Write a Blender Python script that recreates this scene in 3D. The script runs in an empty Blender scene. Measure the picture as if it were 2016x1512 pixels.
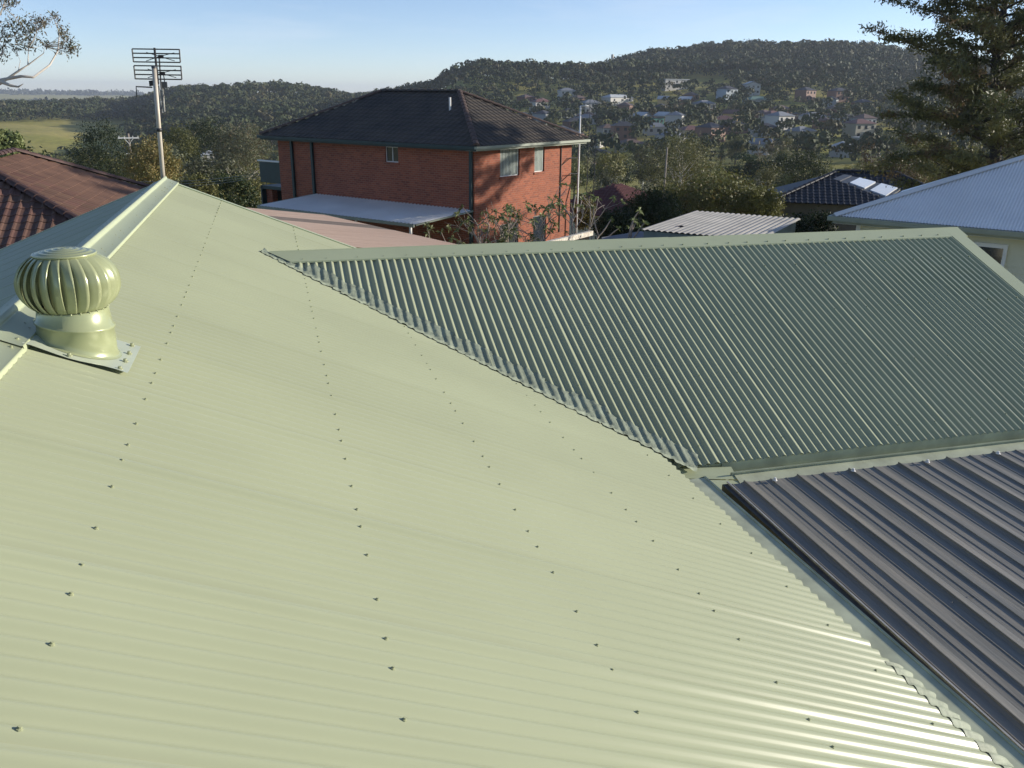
import bpy, math, random
import numpy as np
from mathutils import Vector, Matrix
R = math.radians
rng = np.random.default_rng(7)
random.seed(7)
scene = bpy.context.scene
C = scene.collection

# ------------------------------------------------------------------ camera
F_PX, PITCH, YAW, ROLL = 1679.86, 0.3260, 0.2726, 0.0100
def cam_axes():
    cy, sy, cp, sp = math.cos(YAW), math.sin(YAW), math.cos(PITCH), math.sin(PITCH)
    F = Vector((sy*cp, cy*cp, -sp)); Rt = Vector((cy, -sy, 0)); U = Rt.cross(F)
    cr, sr = math.cos(ROLL), math.sin(ROLL)
    return Rt*cr + U*sr, U*cr - Rt*sr, F
CR, CU, CF = cam_axes()
cam_d = bpy.data.cameras.new('camera'); cam = bpy.data.objects.new('camera', cam_d); C.objects.link(cam)
cam_d.sensor_width = 36; cam_d.lens = F_PX/2016*36; cam_d.clip_start = .05; cam_d.clip_end = 20000
m = Matrix((CR, CU, -CF)).transposed().to_4x4(); cam.matrix_world = m
scene.camera = cam

# ------------------------------------------------------------------ light
SUN_AZ, SUN_EL = R(93.3), R(14.3)
S = Vector((math.sin(SUN_AZ)*math.cos(SUN_EL), math.cos(SUN_AZ)*math.cos(SUN_EL), math.sin(SUN_EL)))
world = bpy.data.worlds.new('World'); scene.world = world; world.use_nodes = True
wn = world.node_tree; bg = wn.nodes['Background']; sky = wn.nodes.new('ShaderNodeTexSky')
sky.sky_type = 'NISHITA'; sky.sun_disc = False; sky.sun_elevation = SUN_EL; sky.sun_rotation = SUN_AZ
sky.altitude = 50; sky.air_density = .62; sky.dust_density = 0.1; sky.ozone_density = 2.0
bg.inputs['Strength'].default_value = .132
tn = wn.nodes.new('ShaderNodeMix'); tn.data_type = 'RGBA'; tn.blend_type = 'MULTIPLY'; tn.inputs[0].default_value = 1
tn.inputs[7].default_value = (1.12, 1.04, 1.06, 1)          # even tint over the whole sky
wn.links.new(sky.outputs[0], tn.inputs[6])
wc = wn.nodes.new('ShaderNodeTexCoord'); wm_ = wn.nodes.new('ShaderNodeMapping'); wm_.inputs['Scale'].default_value = (2.2, 2.2, 14); wz = wn.nodes.new('ShaderNodeTexNoise')
wz.inputs['Scale'].default_value = 1.6; wz.inputs['Detail'].default_value = 7; wz.inputs['Roughness'].default_value = .6
wr = wn.nodes.new('ShaderNodeMapRange'); wr.inputs[1].default_value = .52; wr.inputs[2].default_value = .80; wr.inputs[3].default_value = 0; wr.inputs[4].default_value = .35
wx = wn.nodes.new('ShaderNodeMix'); wx.data_type = 'RGBA'; wx.inputs[7].default_value = (5.2, 5.6, 6.2, 1)     # thin high cloud, all round the sky
wn.links.new(wc.outputs['Generated'], wm_.inputs[0]); wn.links.new(wm_.outputs[0], wz.inputs['Vector']); wn.links.new(wz.outputs[0], wr.inputs[0]); wn.links.new(wr.outputs[0], wx.inputs[0])
wn.links.new(tn.outputs[2], wx.inputs[6]); wn.links.new(wx.outputs[2], bg.inputs[0])
sun_d = bpy.data.lights.new('sun', 'SUN'); sun_d.energy = 5.0; sun_d.angle = R(.5); sun_d.color = (1, .92, .80)
sun = bpy.data.objects.new('sun', sun_d); C.objects.link(sun)
sun.rotation_euler = (-S).to_track_quat('-Z', 'Y').to_euler()
sun.location = (30, -5, 30)
vs = scene.view_settings; vs.view_transform = 'Standard'; vs.look = 'None'; vs.gamma = 1; vs.exposure = 0.36
vs.use_curve_mapping = False

# ------------------------------------------------------------------ pixel helpers (for measuring out the place)
def ray(px, py): return (CF + CR*((px-1008)/F_PX) - CU*((py-756)/F_PX))
def onz(px, py, z): d = ray(px, py); return d*(z/d.z)
def ony(px, py, y): d = ray(px, py); return d*(y/d.y)
def atd(px, py, D): return ray(px, py)*D
def onplane(px, py, p0, n): d = ray(px, py); return d*(p0.dot(n)/d.dot(n))
def topx(p):
    p = Vector(p); z = p.dot(CF)
    return (1008+F_PX*p.dot(CR)/z, 756-F_PX*p.dot(CU)/z, z)

# ------------------------------------------------------------------ materials
MATS = {}
def mat(name, col, rough=.6, var=.12, scale=3.0, spec=.5, metal=0, bump=0, bscale=40, col2=None, trans=0, stretch=None, objrand=0, alpha=None):
    if name in MATS: return MATS[name]
    M = bpy.data.materials.new(name); M.use_nodes = True; MATS[name] = M
    nt = M.node_tree; N = nt.nodes; L = nt.links; b = N['Principled BSDF']
    b.inputs['Roughness'].default_value = rough; b.inputs['Metallic'].default_value = metal
    b.inputs['Specular IOR Level'].default_value = spec
    tc = N.new('ShaderNodeTexCoord'); vec = tc.outputs['Object']
    if stretch:
        mp = N.new('ShaderNodeMapping'); mp.inputs['Scale'].default_value = stretch; L.new(vec, mp.inputs[0]); vec = mp.outputs[0]
    nz = N.new('ShaderNodeTexNoise'); nz.inputs['Scale'].default_value = scale; nz.inputs['Detail'].default_value = 6
    L.new(vec, nz.inputs['Vector'])
    cr = N.new('ShaderNodeValToRGB'); L.new(nz.outputs[0], cr.inputs[0])
    c2 = col2 or tuple(min(1, c*(1+var)) for c in col); c1 = col if col2 else tuple(c*(1-var) for c in col)
    cr.color_ramp.elements[0].position = .32; cr.color_ramp.elements[1].position = .68
    cr.color_ramp.elements[0].color = (*c1, 1); cr.color_ramp.elements[1].color = (*c2, 1)
    out = cr.outputs[0]
    if objrand:
        oi = N.new('ShaderNodeObjectInfo'); hs = N.new('ShaderNodeHueSaturation')
        mr = N.new('ShaderNodeMapRange'); mr.inputs[3].default_value = 1-objrand; mr.inputs[4].default_value = 1+objrand
        L.new(oi.outputs['Random'], mr.inputs[0]); L.new(mr.outputs[0], hs.inputs['Value']); L.new(out, hs.inputs['Color'])
        mr2 = N.new('ShaderNodeMapRange'); mr2.inputs[3].default_value = .5-objrand*.06; mr2.inputs[4].default_value = .5+objrand*.06
        ml = N.new('ShaderNodeMath'); ml.operation = 'FRACT'; mm = N.new('ShaderNodeMath'); mm.operation = 'MULTIPLY'; mm.inputs[1].default_value = 7.31
        L.new(oi.outputs['Random'], mm.inputs[0]); L.new(mm.outputs[0], ml.inputs[0]); L.new(ml.outputs[0], mr2.inputs[0]); L.new(mr2.outputs[0], hs.inputs['Hue'])
        out = hs.outputs[0]
    L.new(out, b.inputs['Base Color'])
    if bump:
        n2 = N.new('ShaderNodeTexNoise'); n2.inputs['Scale'].default_value = bscale; n2.inputs['Detail'].default_value = 4
        L.new(vec, n2.inputs['Vector'])
        bp = N.new('ShaderNodeBump'); bp.inputs['Strength'].default_value = bump; bp.inputs['Distance'].default_value = .02
        L.new(n2.outputs[0], bp.inputs['Height']); L.new(bp.outputs[0], b.inputs['Normal'])
    if trans:
        t = N.new('ShaderNodeBsdfTranslucent'); L.new(out, t.inputs[0]); mx = N.new('ShaderNodeMixShader'); mx.inputs[0].default_value = trans
        L.new(b.outputs[0], mx.inputs[1]); L.new(t.outputs[0], mx.inputs[2]); L.new(mx.outputs[0], N['Material Output'].inputs[0])
    return M

def leafmat(name, col, col2, scale=.6, trans=.25, objrand=.25):
    return mat(name, col, rough=.55, scale=scale, spec=.3, col2=col2, trans=trans, objrand=objrand)

GREEN = mat('painted_green_steel', (.385, .41, .262), rough=.31, var=.04, scale=.9, spec=.26, objrand=.025)
GREEN_D = mat('painted_green_trim', (.45, .49, .31), rough=.42, var=.05, scale=1.5, spec=.35)
SCREW = mat('green_screw_shaded', (.35, .37, .22), rough=.45, var=.1)  # slightly darker green, shade around the heads put into the colour
TAPE = mat('flashing_tape_grey', (.30, .335, .24), rough=.65, var=.2, scale=9, bump=.35, bscale=22, spec=.25)
VENTM = mat('ventilator_paint', (.35, .38, .21), rough=.26, var=.08, scale=5, spec=.5, metal=.15)
GREEN_OLD = mat('weathered_green_gutter', (.46, .49, .34), rough=.5, var=.18, scale=6, col2=None)
PATIO = mat('smoky_patio_sheeting', (.16, .155, .130), rough=.40, scale=2.2, spec=.35, col2=(.27, .245, .195), stretch=(7, .45, 2), bump=.12, bscale=14)
DARKTRIM = mat('dirty_dark_edge', (.035, .033, .03), rough=.5, var=.4, scale=8)
GALV = mat('galvanised_tube', (.42, .40, .36), rough=.45, var=.2, scale=12, metal=.3)
BLACKM = mat('black_wire', (.02, .02, .022), rough=.5)
STEEL_D = mat('dark_steel', (.06, .065, .07), rough=.5)
WHITEP = mat('white_paint', (.75, .74, .70), rough=.5, var=.06)
BEIGE = mat('faded_beige_roof', (.66, .46, .32), rough=.7, scale=1.2, col2=(.78, .57, .42), stretch=(.6, 6, 1))
BEIGE_D = mat('stained_beige_roof', (.26, .20, .155), rough=.75, scale=1.5, col2=(.36, .29, .22), stretch=(.6, 6, 1))
AWN = mat('pale_awning_steel', (.84, .82, .76), rough=.33, var=.06, scale=.8, metal=.2)
BLUEROOF = mat('pale_blue_grey_steel', (.86, .83, .76), rough=.33, var=.06, scale=.6, metal=.35)
CREAM = mat('cream_weatherboard', (.62, .60, .44), rough=.65, var=.05, scale=2)
SHEDROOF = mat('weathered_grey_iron', (.33, .31, .27), rough=.55, scale=1.2, col2=(.47, .44, .38))
PINKRIDGE = mat('pink_terracotta_ridge', (.50, .30, .22), rough=.7, var=.2, scale=4)
CONC = mat('grey_concrete_tile', (.19, .19, .20), rough=.8, var=.2, scale=2)
GLASS = mat('dark_window_glass', (.03, .04, .05), rough=.08, spec=.8, var=.2)
BLIND = mat('vertical_blind', (.35, .40, .36), rough=.7, var=.1)
DKGREEN = mat('dark_green_trim', (.012, .035, .035), rough=.5, var=.2)
GUT_PALE = mat('pale_green_gutter', (.26, .285, .22), rough=.5, var=.08)
TILE_DK = mat('charcoal_tile', (.050, .043, .036), rough=.75, scale=1.2, col2=(.090, .072, .054), bump=.3, bscale=15)
TILE_HIP = mat('brown_hip_tile', (.10, .065, .05), rough=.75, var=.3, scale=3)
TILE_BR = mat('brown_tile', (.105, .056, .040), rough=.7, scale=1.6, col2=(.17, .092, .062), objrand=.18)
TILE_RED = mat('dull_red_tile', (.11, .035, .03), rough=.75, var=.25, scale=1.5)
TILE_BLK = mat('black_tile', (.022, .024, .030), rough=.55, var=.3, scale=2)
WOOD = mat('weathered_pole_wood', (.24, .20, .16), rough=.8, var=.25, scale=6)
BARK_G = mat('pale_gum_bark', (.42, .37, .31), rough=.8, scale=3, col2=(.62, .57, .50))
BARK_D = mat('dark_bark', (.045, .038, .032), rough=.85, var=.3, scale=6)
BARK_F = mat('grey_tan_bark', (.26, .21, .17), rough=.8, scale=5, col2=(.38, .32, .26))
PANEL_GLARE = mat('solar_panel_glare_white', (.72, .74, .76), rough=.25, var=.03)  # solar panels: the white base colour paints in their sun glare
LF_DARK = leafmat('dark_evergreen_leaf', (.022, .036, .012), (.050, .070, .022), scale=1.2)
LF_OLIVE = leafmat('olive_leaf', (.10, .11, .03), (.19, .185, .06), scale=1.4)
LF_GUM = leafmat('gum_leaf', (.075, .085, .045), (.15, .15, .085), scale=1.0)
LF_YEL = leafmat('yellow_green_leaf', (.14, .13, .04), (.24, .20, .07), scale=1.2)
LF_BROWN = leafmat('brownish_leaf', (.10, .078, .040), (.19, .14, .075), scale=1.0)
LF_OAK = leafmat('needle_foliage', (.075, .092, .038), (.165, .16, .065), scale=.55)
LF_FRANG = leafmat('pale_long_leaf', (.12, .15, .05), (.22, .24, .10), scale=2.0)

# brick
def brickmat():
    M = bpy.data.materials.new('red_brick'); M.use_nodes = True; nt = M.node_tree; N = nt.nodes; L = nt.links; b = N['Principled BSDF']
    b.inputs['Roughness'].default_value = .85
    tc = N.new('ShaderNodeTexCoord'); sp = N.new('ShaderNodeSeparateXYZ'); L.new(tc.outputs['Object'], sp.inputs[0])
    ad = N.new('ShaderNodeMath'); L.new(sp.outputs[0], ad.inputs[0]); L.new(sp.outputs[1], ad.inputs[1])
    cb = N.new('ShaderNodeCombineXYZ'); L.new(ad.outputs[0], cb.inputs[0]); L.new(sp.outputs[2], cb.inputs[1])
    br = N.new('ShaderNodeTexBrick'); L.new(cb.outputs[0], br.inputs['Vector'])
    br.inputs['Color1'].default_value = (.34, .092, .042, 1); br.inputs['Color2'].default_value = (.21, .056, .030, 1)
    br.inputs['Mortar'].default_value = (.30, .16, .10, 1); br.inputs['Scale'].default_value = 1
    br.inputs['Mortar Size'].default_value = .008; br.inputs['Brick Width'].default_value = .24; br.inputs['Row Height'].default_value = .086
    nz = N.new('ShaderNodeTexNoise'); nz.inputs['Scale'].default_value = .9; nz.inputs['Detail'].default_value = 5; L.new(tc.outputs['Object'], nz.inputs['Vector'])
    hs = N.new('ShaderNodeHueSaturation'); mr = N.new('ShaderNodeMapRange'); mr.inputs[3].default_value = .75; mr.inputs[4].default_value = 1.25
    L.new(nz.outputs[0], mr.inputs[0]); L.new(mr.outputs[0], hs.inputs['Value']); L.new(br.outputs[0], hs.inputs['Color']); L.new(hs.outputs[0], b.inputs['Base Color'])
    bp = N.new('ShaderNodeBump'); bp.inputs['Strength'].default_value = .5; bp.inputs['Distance'].default_value = .01; bp.invert = True
    L.new(br.outputs['Fac'], bp.inputs['Height']); L.new(bp.outputs[0], b.inputs['Normal'])
    return M
BRICK = brickmat()

# ground
def groundmat():
    M = bpy.data.materials.new('grass_and_soil'); M.use_nodes = True; nt = M.node_tree; N = nt.nodes; L = nt.links; b = N['Principled BSDF']
    b.inputs['Roughness'].default_value = .95; b.inputs['Specular IOR Level'].default_value = .1
    tc = N.new('ShaderNodeTexCoord')
    def ramp(scale, det, stops):
        nz = N.new('ShaderNodeTexNoise'); nz.inputs['Scale'].default_value = scale; nz.inputs['Detail'].default_value = det; L.new(tc.outputs['Object'], nz.inputs['Vector'])
        cr = N.new('ShaderNodeValToRGB'); L.new(nz.outputs[0], cr.inputs[0]); e = cr.color_ramp.elements
        e[0].position, e[0].color = stops[0][0], (*stops[0][1], 1); e[1].position, e[1].color = stops[1][0], (*stops[1][1], 1)
        return cr.outputs[0]
    a = ramp(.012, 5, [(.40, (.30, .29, .075)), (.60, (.40, .35, .115))])
    c = ramp(.25, 6, [(.3, (.75, .75, .75)), (.7, (1.15, 1.12, 1.05))])
    mx = N.new('ShaderNodeMix'); mx.data_type = 'RGBA'; mx.blend_type = 'MULTIPLY'; mx.inputs[0].default_value = 1
    L.new(a, mx.inputs[6]); L.new(c, mx.inputs[7]); L.new(mx.outputs[2], b.inputs['Base Color'])
    return M
GROUND = groundmat()

# ------------------------------------------------------------------ mesh helpers
class MB:
    def __init__(s): s.v = []; s.f = []
    def add(s, vs, fs):
        o = len(s.v); s.v += [tuple(v) for v in vs]; s.f += [tuple(i+o for i in f) for f in fs]; return s
    def quad(s, a, b, c, d): return s.add([a, b, c, d], [(0, 1, 2, 3)])
    def poly(s, pts): return s.add(pts, [tuple(range(len(pts)))])
    def obox(s, c, ax, ay, az):
        c, ax, ay, az = map(Vector, (c, ax, ay, az)); P = []
        for k in (-1, 1):
            for j in (-1, 1):
                for i in (-1, 1): P.append(c+ax*i+ay*j+az*k)
        return s.add(P, [(0, 2, 3, 1), (4, 5, 7, 6), (0, 1, 5, 4), (2, 6, 7, 3), (0, 4, 6, 2), (1, 3, 7, 5)])
    def box(s, x0, x1, y0, y1, z0, z1):
        return s.obox(((x0+x1)/2, (y0+y1)/2, (z0+z1)/2), ((x1-x0)/2, 0, 0), (0, (y1-y0)/2, 0), (0, 0, (z1-z0)/2))
    def tube(s, pts, r, n=8, cap=True):
        pts = [Vector(p) for p in pts]; rs = r if isinstance(r, (list, tuple)) else [r]*len(pts); rings = []; ref = None
        for i, p in enumerate(pts):
            d = (pts[min(i+1, len(pts)-1)]-pts[max(i-1, 0)]).normalized()
            if ref is None: ref = d.orthogonal().normalized()
            a = (ref-d*ref.dot(d)); a = a.normalized() if a.length > 1e-6 else d.orthogonal().normalized(); ref = a; b = d.cross(a)
            rings.append([p+(a*math.cos(2*math.pi*k/n)+b*math.sin(2*math.pi*k/n))*rs[i] for k in range(n)])
        o = len(s.v); s.v += [tuple(v) for rg in rings for v in rg]
        for i in range(len(rings)-1):
            for k in range(n):
                s.f.append((o+i*n+k, o+i*n+(k+1) % n, o+(i+1)*n+(k+1) % n, o+(i+1)*n+k))
        if cap: s.f.append(tuple(o+k for k in range(n))[::-1]); s.f.append(tuple(o+(len(rings)-1)*n+k for k in range(n)))
        return s
    def lathe(s, prof, n=32, M=None, close=False):
        o = len(s.v)
        for r, z in prof:
            for k in range(n):
                a = 2*math.pi*k/n; p = Vector((r*math.cos(a), r*math.sin(a), z)); s.v.append(tuple(M @ p if M else p))
        for i in range(len(prof)-1):
            for k in range(n): s.f.append((o+i*n+k, o+i*n+(k+1) % n, o+(i+1)*n+(k+1) % n, o+(i+1)*n+k))
        return s
    def mesh(s, name, smooth=False):
        me = bpy.data.meshes.new(name); me.from_pydata(s.v, [], s.f); me.update()
        if smooth: me.polygons.foreach_set('use_smooth', [True]*len(me.polygons))
        return me
def link(name, me, material, parent=None):
    o = bpy.data.objects.new(name, me); C.objects.link(o)
    if material and me is not None and not me.materials: me.materials.append(material)
    if parent is not None: o.parent = parent
    return o
def build(name, mb, material, parent=None, smooth=False): return link(name, mb.mesh(name, smooth), material, parent)
def tag(o, label=None, cat=None, group=None, kind=None):
    if label: o['label'] = label
    if cat: o['category'] = cat
    if group: o['group'] = group
    if kind: o['kind'] = kind
    return o
def thing(name, label, cat, loc=(0, 0, 0), rz=0, group=None):
    o = bpy.data.objects.new(name, None); C.objects.link(o); o.location = loc; o.rotation_euler = (0, 0, rz); o.empty_display_size = .3
    return tag(o, label, cat, group)
def copy_tree(src, parent=None):
    c = src.copy(); C.objects.link(c); c.parent = parent
    for ch in src.children: copy_tree(ch, c)
    return c
def raw_quads(name, V, material=None):
    V = np.asarray(V, np.float32).reshape(-1, 3); n = len(V)//4
    me = bpy.data.meshes.new(name); me.vertices.add(4*n); me.vertices.foreach_set('co', V.ravel())
    me.loops.add(4*n); me.loops.foreach_set('vertex_index', np.arange(4*n, dtype=np.int32))
    me.polygons.add(n); me.polygons.foreach_set('loop_start', np.arange(0, 4*n, 4, dtype=np.int32))
    me.update(calc_edges=True); me.validate()
    if material: me.materials.append(material)
    return me
def leaf_quads(P, size, r=rng, aspect=.55, droop=None, nrm=None, loose=.45):
    """one small diamond-ish leaf face per point of P"""
    n = len(P); a = r.normal(size=(n, 3))
    if droop is not None: a = a*(1-droop)+np.array([0, 0, -1.])*droop*1.5
    a /= np.linalg.norm(a, axis=1)[:, None]+1e-9
    b = r.normal(size=(n, 3)); b -= (b*a).sum(1)[:, None]*a; b /= np.linalg.norm(b, axis=1)[:, None]+1e-9
    if nrm is not None:               # leaves of a crown mostly face outwards
        nn_ = nrm/(np.linalg.norm(nrm, axis=1)[:, None]+1e-9)+r.normal(size=(n, 3))*loose; nn_ /= np.linalg.norm(nn_, axis=1)[:, None]+1e-9
        a = r.normal(size=(n, 3)); a -= (a*nn_).sum(1)[:, None]*nn_; a /= np.linalg.norm(a, axis=1)[:, None]+1e-9; b = np.cross(nn_, a)
    s = (np.asarray(size)*r.uniform(.6, 1.3, n))[:, None]
    a = a*s*.5; b = b*s*.5*aspect
    return np.stack([P-a, P+b-a*.1, P+a, P-b-a*.1], 1)

# ------------------------------------------------------------------ terrain
AZ = np.array([-180, -60, -30, -14, -8, -4, 1, 6, 9, 13, 19, 25, 29, 33, 37, 41, 47, 60, 90, 180.])
RD = np.array([0, 12, 20, 33, 60, 100, 180, 300, 450, 650, 850, 1050, 1500, 3000, 4500, 7000.])
TZ = np.array([
 # 0    12    20    33    60    100   180  300  450  650  850  1050 1500 3000 4500 7000
 [-5.3, -5.3, -5.2, -5.0, -4.5, -4,   -3,  -2,  0,   2,   4,   5,   5,   0,   0,   0],      # behind
 [-5.3, -5.5, -5.8, -6.5, -8,   -11,  -17, -24, -30, -30, -28, -27, -30, -35, -30, -40],
 [-5.3, -5.6, -6.0, -7.0, -9,   -13,  -20, -29, -34, -30, -24, -21, -27, -36, -14, -40],
 [-5.3, -5.6, -6.0, -7.0, -10,  -14,  -22, -31, -34, -27.5, -22.5, -21, -27, -36, -12, -40],     # x=0
 [-5.3, -5.6, -6.0, -7.0, -10,  -14,  -22, -31, -36, -33, -25, -19, -25, -36, -14, -40],     # x=240
 [-5.3, -5.6, -6.0, -7.0, -10,  -14,  -22, -30, -31, -22, -6,  -4,  -25, -40, -30, -40],     # x=390
 [-5.3, -5.6, -6.0, -7.0, -10,  -14,  -22, -29, -29, -19, -3,   2,  -20, -40, -40, -40],     # x=550
 [-5.3, -5.6, -6.0, -7.0, -10,  -14,  -22, -28, -27, -21, -13, -10, -25, -40, -40, -40],     # x=715
 [-5.3, -5.6, -6.0, -7.0, -10,  -14,  -22, -27, -22, -6,  -3,  -4,  -20, -40, -40, -40],     # x=800
 [-5.3, -5.6, -6.0, -7.0, -10,  -14,  -21, -26, -17,  11,  13,   5,  -20, -40, -40, -40],     # x=930
 [-5.3, -5.6, -6.0, -7.0, -10,  -14,  -20, -23, -13,  11,  14,  10,  -20, -40, -40, -40],     # x=1110
 [-5.3, -5.6, -6.0, -7.0, -10,  -13.5,-19, -21, -11,  12,  31,  30,  -10, -40, -40, -40],     # x=1300
 [-5.3, -5.6, -6.0, -7.2, -10,  -13,  -18, -20, -10,  12,  38,  41,   0,  -40, -40, -40],     # x=1430
 [-5.3, -5.6, -6.2, -7.5, -10.5,-13,  -17.5,-19.5,-10, 10,  36,  42,   5,  -40, -40, -40],    # x=1560
 [-5.3, -5.6, -6.2, -7.5, -10.5,-13,  -17, -19, -10,  9,  34,  40,   5,  -40, -40, -40],     # x=1690
 [-5.3, -5.6, -6.2, -7.5, -10,  -12.5,-16, -18, -10,  6,  26,  30,   0,  -40, -40, -40],     # x=1830
 [-5.3, -5.6, -6.2, -7.3, -9.5, -12,  -15, -16, -10,  4,  14,  14,   0,  -40, -40, -40],
 [-5.3, -5.6, -6.2, -7.0, -8.5, -10,  -13, -14, -8,   4,  12,  12,   0,  -30, -30, -30],
 [-5.3, -5.5, -5.8, -6.2, -7,   -8,   -9,  -9,  -6,   0,  6,   8,    5,  -10, -10, -10],
 [-5.3, -5.3, -5.2, -5.0, -4.5, -4,   -3,  -2,  0,   2,   4,   5,   5,   0,   0,   0]])
def hgt(x, y):
    x = np.atleast_1d(np.asarray(x, float)); y = np.atleast_1d(np.asarray(y, float))
    r = np.hypot(x, y); az = np.degrees(np.arctan2(x, y))
    i = np.clip(np.searchsorted(AZ, az)-1, 0, len(AZ)-2); j = np.clip(np.searchsorted(RD, r)-1, 0, len(RD)-2)
    t = np.clip((az-AZ[i])/(AZ[i+1]-AZ[i]), 0, 1); u = np.clip((r-RD[j])/(RD[j+1]-RD[j]), 0, 1)
    t = t*t*(3-2*t)*.7+t*.3; u = u*u*(3-2*u)*.35+u*.65
    z = (TZ[i, j]*(1-t)+TZ[i+1, j]*t)*(1-u)+(TZ[i, j+1]*(1-t)+TZ[i+1, j+1]*t)*u
    w = np.clip((r-60)/300, 0, 1)
    z = z+w*(1.6*np.sin(x/47+1)*np.sin(y/61)+.9*np.sin(x/23+2.1*np.sin(y/31)))
    return z
def H(x, y): return float(hgt(x, y)[0])
def ground_at(px, py, d0=40, d1=1500):
    """first point of the terrain along a sight line"""
    d = ray(px, py); t = np.linspace(d0, d1, 1500); P = np.outer(t, np.array(d)); h = hgt(P[:, 0], P[:, 1])
    k = np.argmax(P[:, 2] < h)
    return Vector(P[k]) if P[k, 2] < h[k] else None
def terrain():
    azs = np.unique(np.concatenate([np.arange(-180, -40, 5), np.arange(-40, 75, .6), np.arange(75, 181, 5)])); azs = azs[azs < 179.9]
    rr = np.concatenate([[2.0], np.geomspace(6, 250, 34), np.linspace(262, 1300, 70), np.geomspace(1400, 9000, 26)])
    A, Q = np.meshgrid(np.radians(azs), rr); X = Q*np.sin(A); Y = Q*np.cos(A); Z = hgt(X.ravel(), Y.ravel())
    V = np.stack([X.ravel(), Y.ravel(), Z], 1); n = len(azs); f = []
    for i in range(len(rr)-1):
        for k in range(n): f.append((i*n+k, i*n+(k+1) % n, (i+1)*n+(k+1) % n, (i+1)*n+k))
    f.append(tuple(range(n))[::-1])
    f = [q[::-1] for q in f]
    me = bpy.data.meshes.new('ground'); me.from_pydata(V.tolist(), [], f); me.update(); me.polygons.foreach_set('use_smooth', [True]*len(f))
    tag(link('ground', me, GROUND), kind='structure')
terrain()

# ------------------------------------------------------------------ the green house
TH = .3874; ct, st, tt = math.cos(TH), math.sin(TH), math.tan(TH)
XR, ZR = -1.24, -1.031          # main ridge line
XE = 2.825; YG = 11.5           # eave and gable end
def zmain(x): return ZR-(x-XR)*tt
YW, ZW, XW = 8.672, -1.496, 8.02     # wing ridge: y, z, gable x
WL = 3.348
def zwing(y): return ZW-(YW-y)*tt
PIT = .0762; AMP = .0104
house = thing('house', 'single storey house under a pale green corrugated steel roof with a crosswise wing', 'house', (3, 6, -5.5))
hinv = Vector((3, 6, -5.5))
class HB(MB):                    # world coordinates -> house-local
    def mesh(s, name, smooth=False):
        s.v = [(x-hinv.x, y-hinv.y, z-hinv.z) for x, y, z in s.v]; return MB.mesh(s, name, smooth)
def corr(O, A, D, N, length, width, pit=PIT, amp=AMP, seg=10, lap=.5, lift=.0085, cut0=None, cut1=None, ns=1, MBc=HB, under=.0):
    """one corrugated sheet: O corner at its top, A across the corrugations, D down the sheet"""
    O, A, D, N = map(Vector, (O, A, D, N)); mb = MBc(); total = width+pit*lap; n = int(round(total/pit*seg)); P = []
    for i in range(n+1):
        a = total*i/n; h = amp*math.cos(2*math.pi*a/pit)
        k = max(0, (a-(width-pit*.35))/(pit*(lap+.35))) if lap else 0
        h += lift*k
        for j in range(ns+1):
            s = length*j/ns
            if cut0: s = max(s, cut0(a))
            P.append(O+A*a+D*s+N*h)
    m_ = ns+1
    fs = [(i*m_+j, i*m_+j+1, (i+1)*m_+j+1, (i+1)*m_+j) for i in range(n) for j in range(ns)]
    mb.add(P, fs); return mb
Nm = Vector((st, 0, ct)); Dm = Vector((ct, 0, -st))
Nl = Vector((-st, 0, ct)); Dl = Vector((-ct, 0, -st))
Lm = (XE-XR)/ct
y_l = 4.674-.762*6
sheets_y = []
while y_l < YG-.05:
    w = min(.762, YG-y_l); sheets_y.append((y_l, w)); y_l += .762
# the sheets lap towards the far end; each starts on a crest
for y, w in sheets_y:
    build('roof_sheet', corr((XR, y, ZR), (0, 1, 0), Dm, Nm, Lm-.001*random.random(), w, amp=.0078, lap=.5 if y+w < YG-.1 else 0), GREEN, house, True)
    build('roof_sheet', corr((XR, y, ZR), (0, 1, 0), Dl, Nl, Lm, w, seg=8, lap=.5 if y+w < YG-.1 else 0), GREEN, house, True)
Nf = Vector((0, -st, ct)); Df = Vector((0, -ct, -st)); Nb = Vector((0, st, ct)); Db = Vector((0, ct, -st))
x_l = -.55
while x_l < XW-.05:
    w = min(.762, XW-x_l)
    build('roof_sheet', corr((x_l, YW, ZW), (1, 0, 0), Df, Nf, WL, w, seg=12, lap=.5 if x_l+w < XW-.1 else 0), GREEN, house, True)
    if x_l+w > 2.5: build('roof_sheet', corr((x_l, YW, ZW), (1, 0, 0), Db, Nb, WL, w, seg=6, lap=0), GREEN, house, True)
    x_l += .762
# ridge caps
def cap_profile(half, drop, roll=.022, rollh=.028, lip=.012):
    """(across, normal-up offset) from the ridge line for one side"""
    pr = [(0, rollh)]
    for k in range(1, 6): a = math.pi*.5*k/5; pr.append((roll*math.sin(a)*1.0, rollh*math.cos(a)*.75+rollh*.25))
    pr += [(roll*1.5, .010), (half-.006, .006), (half, .010), (half+.004, .002), (half+.003, -lip)]
    return pr
def ridge_cap(p0, p1, side, half, mat_, parent, lift=AMP+.004):
    """side: horizontal unit vector pointing down the first slope"""
    p0, p1, side = Vector(p0), Vector(p1), Vector(side); out = []
    pr = cap_profile(half, 0)
    for sg in (-1, 1):
        q = pr if sg == 1 else pr[::-1]
        for a, h in q:
            if sg == -1 and a == 0: continue
            out.append(side*sg*(a*ct)+Vector((0, 0, -a*st+(h+lift)/ct*.98)))
    mb = HB(); n = len(out); mb.add([p0+o for o in out]+[p1+o for o in out], [(i, i+1, n+i+1, n+i) for i in range(n-1)])
    build('ridge_cap', mb, mat_, parent, True)
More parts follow.
